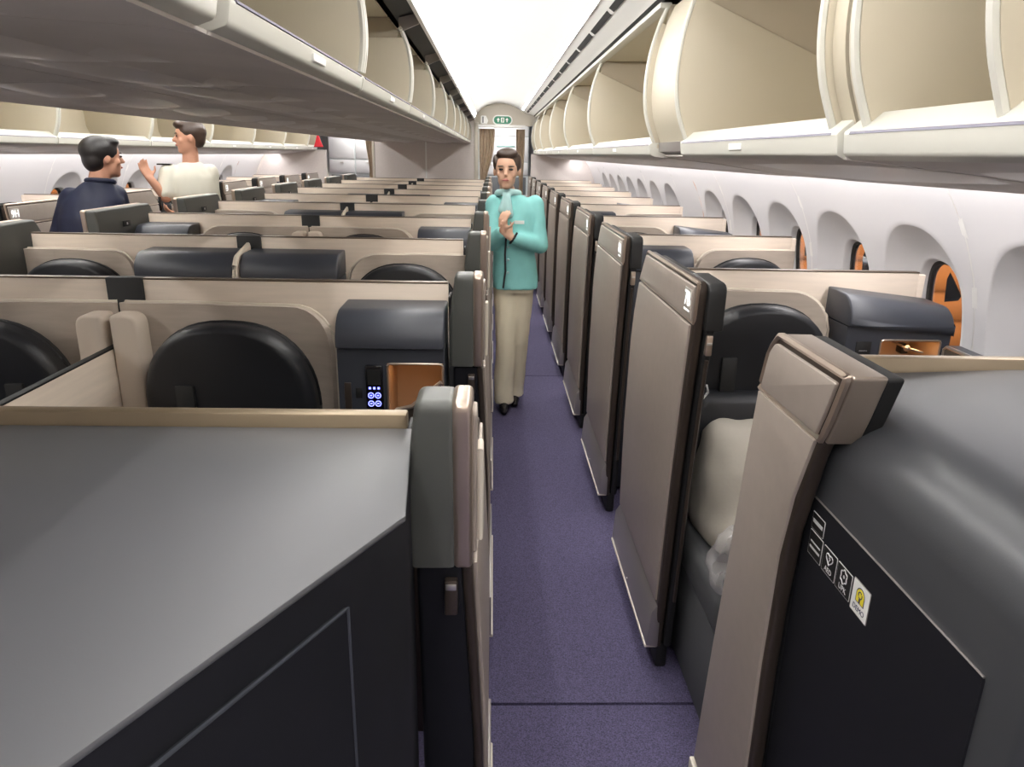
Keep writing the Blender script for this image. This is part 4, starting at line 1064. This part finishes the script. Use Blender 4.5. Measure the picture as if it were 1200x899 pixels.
for h_, k, a in KN:
    def shoe(bm):
        P_cap(bm, (a[0], a[1]+0.035, 0.036), 0.034, (a[0], a[1]-0.06, 0.034), 0.036); P_cap(bm, (a[0], a[1]-0.06, 0.032), 0.036, (a[0], a[1]-0.145, 0.024), 0.022)
        bx(bm, a[0]-0.025, a[0]+0.025, a[1]+0.01, a[1]+0.06, 0.001, 0.04)
    obj('shoe', sculpt(shoe, 0.008, 2), 'shoe', pw, sharp=180)
obj('watch', tb([Vector(WR).lerp(Vector(ER), 0.05) + Vector((0.02*math.sin(t), 0.030*math.cos(t)*0.9, 0.030*math.sin(t))) for t in [2*PI*i/14 for i in range(14)]], 0.0075, 6, True), 'shoe', pw)
def hair_w(bm):
    c = Vector(HC)
    P_ell(bm, c + Vector((0.004, 0.026, 0.038)), (0.086, 0.098, 0.096)); P_ell(bm, c + Vector((0.0, -0.030, 0.100)), (0.066, 0.050, 0.030), (0.3, 0, 0))
    P_ell(bm, c + Vector((0.015, 0.115, 0.01)), (0.045, 0.040, 0.045))
    for k in (-1, 1): P_ell(bm, c + Vector((k*0.074, 0.002, 0.050)), (0.013, 0.040, 0.045))
obj('hair', sculpt(hair_w, 0.008, 3), 'hair_brown', pw, sharp=180)
obj('hair_pin', box(0.02, 0.13, 4.575, 4.600, 1.690, 1.702, 0.004), 'mint_light', pw)

# ------------------------------------------------------------------ man in navy suit, back to the viewer, in the far aisle
HC2, HF2 = (-2.285, 4.52, 1.585), (0.72, 0.70, 0)
S2L, E2L, W2L = (-2.485, 4.48, 1.345), (-2.575, 4.44, 1.12), (-2.60, 4.55, 0.90)
S2R, E2R, W2R = (-2.275, 4.56, 1.365), (-2.262, 4.62, 1.15), (-2.24, 4.80, 1.05)
LG2 = [((-2.53, 4.44, 0.88), (-2.50, 4.47, 0.47), (-2.49, 4.44, 0.08)), ((-2.36, 4.46, 0.88), (-2.34, 4.49, 0.47), (-2.33, 4.46, 0.08))]
def body_n(bm):
    head(bm, HC2, HF2, 1.0)
    P_cap(bm, (-2.31, 4.50, 1.50), 0.056, (-2.34, 4.50, 1.40), 0.06)
    P_loft(bm, [(-2.445, 4.44, 0.86, 0.14, 0.10), (-2.43, 4.45, 1.05, 0.13, 0.095), (-2.38, 4.48, 1.25, 0.155, 0.10), (-2.36, 4.50, 1.36, 0.15, 0.085), (-2.34, 4.50, 1.42, 0.08, 0.06)], 0.25)
    for s, e, w_ in ((S2L, E2L, W2L), (S2R, E2R, W2R)): P_cap(bm, s, 0.048, e, 0.042); P_cap(bm, e, 0.042, w_, 0.03)
    for h_, k, a in LG2: P_cap(bm, h_, 0.085, k, 0.058); P_cap(bm, k, 0.058, a, 0.04); P_cap(bm, (a[0], a[1]-0.01, 0.06), 0.038, (a[0], a[1]+0.15, 0.035), 0.03)
    hand(bm, W2L, (0.0, 0.3, -0.95), (1, 0.1, 0), 1, 0.4); hand(bm, W2R, (-0.1, 0.95, -0.2), (-0.2, 0.1, -1), 1, 0.4)
pn = obj('person', sculpt(body_n, 0.0085, 3), 'skin_warm', base=(-2.4, 4.46, 0), sharp=180)
tag(pn, 'person with black hair in a navy suit seen from behind in the aisle', 'person')
face_parts(pn, HC2, HF2)
def suit(bm):
    P_loft(bm, [(-2.45, 4.43, 0.80, 0.172, 0.125), (-2.445, 4.44, 0.95, 0.160, 0.118), (-2.42, 4.455, 1.08, 0.155, 0.115), (-2.385, 4.475, 1.24, 0.178, 0.122), (-2.365, 4.495, 1.345, 0.168, 0.105), (-2.345, 4.50, 1.405, 0.115, 0.085), (-2.325, 4.50, 1.455, 0.070, 0.066)], 0.25)
    for s, e, w_ in ((S2L, E2L, W2L), (S2R, E2R, W2R)): P_cap(bm, s, 0.072, e, 0.060); P_cap(bm, e, 0.060, Vector(e).lerp(Vector(w_), 0.88), 0.046)
sj = obj('suit_jacket', sculpt(suit, 0.011, 3, 0.006, 10), 'suit', pn, sharp=180)
def coll(bm):
    for i in range(14):
        q = lambda t: (-2.318+0.072*math.cos(t), 4.505+0.068*math.sin(t), 1.452-0.010*math.sin(t))
        P_cap(bm, q(2*PI*i/14), 0.016, q(2*PI*(i+1)/14), 0.016, 8)
obj('collar', sculpt(coll, 0.008, 2), 'suit', sj, sharp=180)
def suit_leg(bm):
    P_loft(bm, [(-2.445, 4.44, 0.78, 0.155, 0.115), (-2.445, 4.44, 0.92, 0.15, 0.11)])
    for h_, k, a in LG2: P_cap(bm, h_, 0.095, k, 0.075); P_cap(bm, k, 0.075, (a[0], a[1], 0.08), 0.062)
obj('trousers', sculpt(suit_leg, 0.013, 3, 0.005, 10), 'suit', pn, sharp=180)
for h_, k, a in LG2:
    def shoe2(bm): P_cap(bm, (a[0], a[1]-0.04, 0.040), 0.038, (a[0], a[1]+0.06, 0.038), 0.040); P_cap(bm, (a[0], a[1]+0.06, 0.036), 0.040, (a[0], a[1]+0.17, 0.028), 0.027)
    obj('shoe', sculpt(shoe2, 0.009, 2), 'shoe', pn, sharp=180)
def hair_n(bm):
    c = Vector(HC2); f = Vector(HF2).normalized()
    P_ell(bm, c - f*0.026 + Vector((0, 0, 0.040)), (0.105, 0.092, 0.086), (0, 0, math.atan2(f.y, f.x)))
    P_ell(bm, c - f*0.060 + Vector((0, 0, -0.010)), (0.060, 0.080, 0.075), (0, 0, math.atan2(f.y, f.x)))
    P_ell(bm, c + f*0.030 + Vector((0, 0, 0.088)), (0.062, 0.070, 0.032), (0, 0, math.atan2(f.y, f.x)))
obj('hair', sculpt(hair_n, 0.008, 3), 'hair', pn, sharp=180)

# ------------------------------------------------------------------ man in cream shirt gesturing, further along the far aisle
HC3, HF3 = (-2.285, 5.80, 1.725), (-0.90, -0.45, 0)
S3R, E3R, W3R = (-2.435, 5.74, 1.465), (-2.455, 5.68, 1.295), (-2.525, 5.62, 1.425)      # raised arm
S3L, E3L, W3L = (-2.195, 5.90, 1.465), (-2.19, 5.86, 1.19), (-2.36, 5.68, 1.16)
LG3 = [((-2.37, 5.86, 0.92), (-2.37, 5.84, 0.49), (-2.37, 5.86, 0.08)), ((-2.23, 5.92, 0.92), (-2.23, 5.91, 0.49), (-2.24, 5.93, 0.08))]
def body_c(bm):
    head(bm, HC3, HF3, 1.03)
    P_cap(bm, (-2.29, 5.82, 1.63), 0.056, (-2.30, 5.82, 1.52), 0.062)
    P_loft(bm, [(-2.30, 5.88, 0.92, 0.145, 0.105), (-2.30, 5.87, 1.10, 0.135, 0.10), (-2.305, 5.83, 1.33, 0.16, 0.11), (-2.31, 5.81, 1.45, 0.15, 0.09), (-2.30, 5.82, 1.53, 0.08, 0.06)], 0.5)
    P_cap(bm, S3R, 0.05, E3R, 0.042); P_cap(bm, E3R, 0.042, W3R, 0.029); P_cap(bm, S3L, 0.05, E3L, 0.042); P_cap(bm, E3L, 0.042, W3L, 0.029)
    for h_, k, a in LG3: P_cap(bm, h_, 0.085, k, 0.058); P_cap(bm, k, 0.058, a, 0.04); P_cap(bm, (a[0]+0.01, a[1], 0.06), 0.038, (a[0]-0.15, a[1]-0.05, 0.035), 0.03)
    hand(bm, W3R, (-0.35, -0.15, 0.92), (0.55, -0.5, 0.2), 1, 0.45); hand(bm, W3L, (-0.7, -0.5, 0.35), (0.3, 0.4, 0.8), -1, 0.7)
pc = obj('person', sculpt(body_c, 0.0085, 3), 'skin_warm', base=(-2.3, 5.85, 0), sharp=180)
tag(pc, "person in a cream short-sleeved shirt raising one hand in the suited person's aisle", 'person')
face_parts(pc, HC3, HF3, 1.03)
def shirt(bm):
    P_loft(bm, [(-2.30, 5.88, 0.96, 0.165, 0.125), (-2.30, 5.87, 1.12, 0.158, 0.122), (-2.305, 5.83, 1.32, 0.178, 0.128), (-2.31, 5.815, 1.44, 0.170, 0.108), (-2.305, 5.815, 1.50, 0.120, 0.085), (-2.30, 5.82, 1.545, 0.070, 0.066)], 0.5)
    for s, e in ((S3R, E3R), (S3L, E3L)): P_cap(bm, s, 0.074, Vector(s).lerp(Vector(e), 0.80), 0.066)
sc_ = obj('shirt', sculpt(shirt, 0.011, 3, 0.007, 11), 'shirt', pc, sharp=180)
obj('epaulette', box(-2.50, -2.40, 5.69, 5.74, 1.525, 1.535, 0.003), 'shoe', sc_)
def leg_c(bm):
    P_loft(bm, [(-2.30, 5.88, 0.84, 0.155, 0.115), (-2.30, 5.88, 1.0, 0.15, 0.11)], 0.5)
    for h_, k, a in LG3: P_cap(bm, h_, 0.095, k, 0.075); P_cap(bm, k, 0.075, (a[0], a[1], 0.08), 0.062)
obj('trousers', sculpt(leg_c, 0.013, 3, 0.005, 10), 'khaki', pc, sharp=180)
for h_, k, a in LG3:
    def shoe3(bm): P_cap(bm, (a[0]+0.04, a[1]+0.01, 0.040), 0.038, (a[0]-0.06, a[1]-0.02, 0.038), 0.040); P_cap(bm, (a[0]-0.06, a[1]-0.02, 0.036), 0.040, (a[0]-0.17, a[1]-0.055, 0.028), 0.027)
    obj('shoe', sculpt(shoe3, 0.009, 2), 'shoe', pc, sharp=180)
def hair_c(bm):
    c = Vector(HC3); f = Vector(HF3).normalized(); yw = math.atan2(f.y, f.x)
    P_ell(bm, c - f*0.026 + Vector((0, 0, 0.042)), (0.106, 0.090, 0.088), (0, 0, yw)); P_ell(bm, c - f*0.065 + Vector((0, 0, -0.005)), (0.055, 0.076, 0.07), (0, 0, yw))
    P_ell(bm, c + f*0.045 + Vector((0, 0, 0.088)), (0.055, 0.068, 0.034), (0, 0, yw))
obj('hair', sculpt(hair_c, 0.008, 3), 'hair_brown', pc, sharp=180)
ph = obj('phone', box(-2.475, -2.465, 5.59, 5.625, 1.20, 1.30, 0.004), 'screen', base=(-2.47, 5.6, 1.20)); tag(ph, 'black phone held by the person in the cream shirt', 'phone')

# ================================================================== BEDDING AND BAG ON THE FIRST NEAR WINDOW SEAT
y1 = RY[1]
def duvet(bm):
    P_loft(bm, [(0.88, y1-0.43, 0.505, 0.215, 0.20), (0.88, y1-0.43, 0.56, 0.225, 0.20), (0.88, y1-0.40, 0.62, 0.22, 0.165), (0.87, y1-0.385, 0.74, 0.215, 0.12), (0.87, y1-0.36, 0.83, 0.20, 0.07), (0.87, y1-0.35, 0.855, 0.17, 0.04)], 0, 28, 3.0)
o = obj('duvet', sculpt(duvet, 0.012, 6, 0.013, 8), 'duvet', base=(0.87, y1-0.4, 0.5), sharp=180); tag(o, 'pale folded duvet propped on the seat behind the stickered cabinet', 'duvet')
bg = thing('plastic_bag', 'clear plastic bag of bedding on the front of the seat behind the stickered cabinet', 'bag', (0.70, 1.76, 0.5))
def bagf(bm): P_ell(bm, (0.70, 1.765, 0.565), (0.095, 0.075, 0.070)); P_ell(bm, (0.67, 1.755, 0.63), (0.055, 0.05, 0.06)); P_ell(bm, (0.66, 1.72, 0.545), (0.05, 0.045, 0.05))
obj('wrap', sculpt(bagf, 0.010, 2, 0.012, 24), 'plastic_bag', bg, sharp=30)
def bagi(bm): P_ell(bm, (0.705, 1.77, 0.562), (0.075, 0.055, 0.055))
obj('contents', sculpt(bagi, 0.012, 3, 0.006, 14), 'bag_inside', bg, sharp=180)
sb = thing('seat_belt', 'white seat-belt buckle hanging beside the seat behind the stickered cabinet', 'seat belt', (0.645, 2.08, 0.90))
obj('strap', box(0.635, 0.655, 2.105, 2.110, 0.965, 1.09, 0.002), 'vest', sb)
def loop(pts, r, n, m): obj(n, tb([(a, 2.095, b) for a, b in pts], r, 6, True), m, sb)
loop([(0.622, 0.985), (0.660, 0.988), (0.665, 0.965), (0.650, 0.945), (0.628, 0.950)], 0.0045, 'buckle_frame', 'white')
loop([(0.626, 0.942), (0.648, 0.942), (0.648, 0.902), (0.626, 0.902)], 0.0045, 'buckle_tongue', 'white')

# ================================================================== OUTSIDE, SEEN THROUGH THE WINDOWS
def facade(x0, x1, y, label):
    t = thing('terminal_wall', label, 'building', ((x0+x1)/2, y, -2))
    obj('backing', box(x0, x1, y+0.05, y+0.15, -2.0, 3.2), 'orange_gap', t)
    W, Hh = 1.15, 0.40; proto = None
    nx = int((x1-x0)/W)
    for i in range(nx):
        for j in range(13):
            if proto is None: proto = obj('cladding_panel', box(x0+0.02, x0+W-0.02, y, y+0.05, -2.0+0.02, -2.0+Hh-0.02, 0.006), 'orange', t)
            else:
                c = proto.copy(); COL.objects.link(c); c.parent = t; c.location = (i*W, 0, j*Hh)
facade(2.3, 9.2, 9.5, 'orange clad terminal wall outside the windows beside the stickered cabinet')
facade(-12.5, -4.3, 14.0, 'orange clad terminal wall outside the far windows')
for x, y, yy in ((5.2, 6.8, 9.5), (-8.0, 11.0, 14.0)):  # lamps added out of view to brighten the terminal walls
    l = bpy.data.lights.new('facade_fill', 'AREA'); l.energy = 700; l.size = 1.2; l.color = (1.0, 0.80, 0.55)
    o = bpy.data.objects.new('facade_fill', l); COL.objects.link(o); o.location = (x, y-1.0, 6.5)
    o.rotation_euler = (Vector((x, yy, 0.5)) - Vector(o.location)).to_track_quat('-Z', 'Y').to_euler()
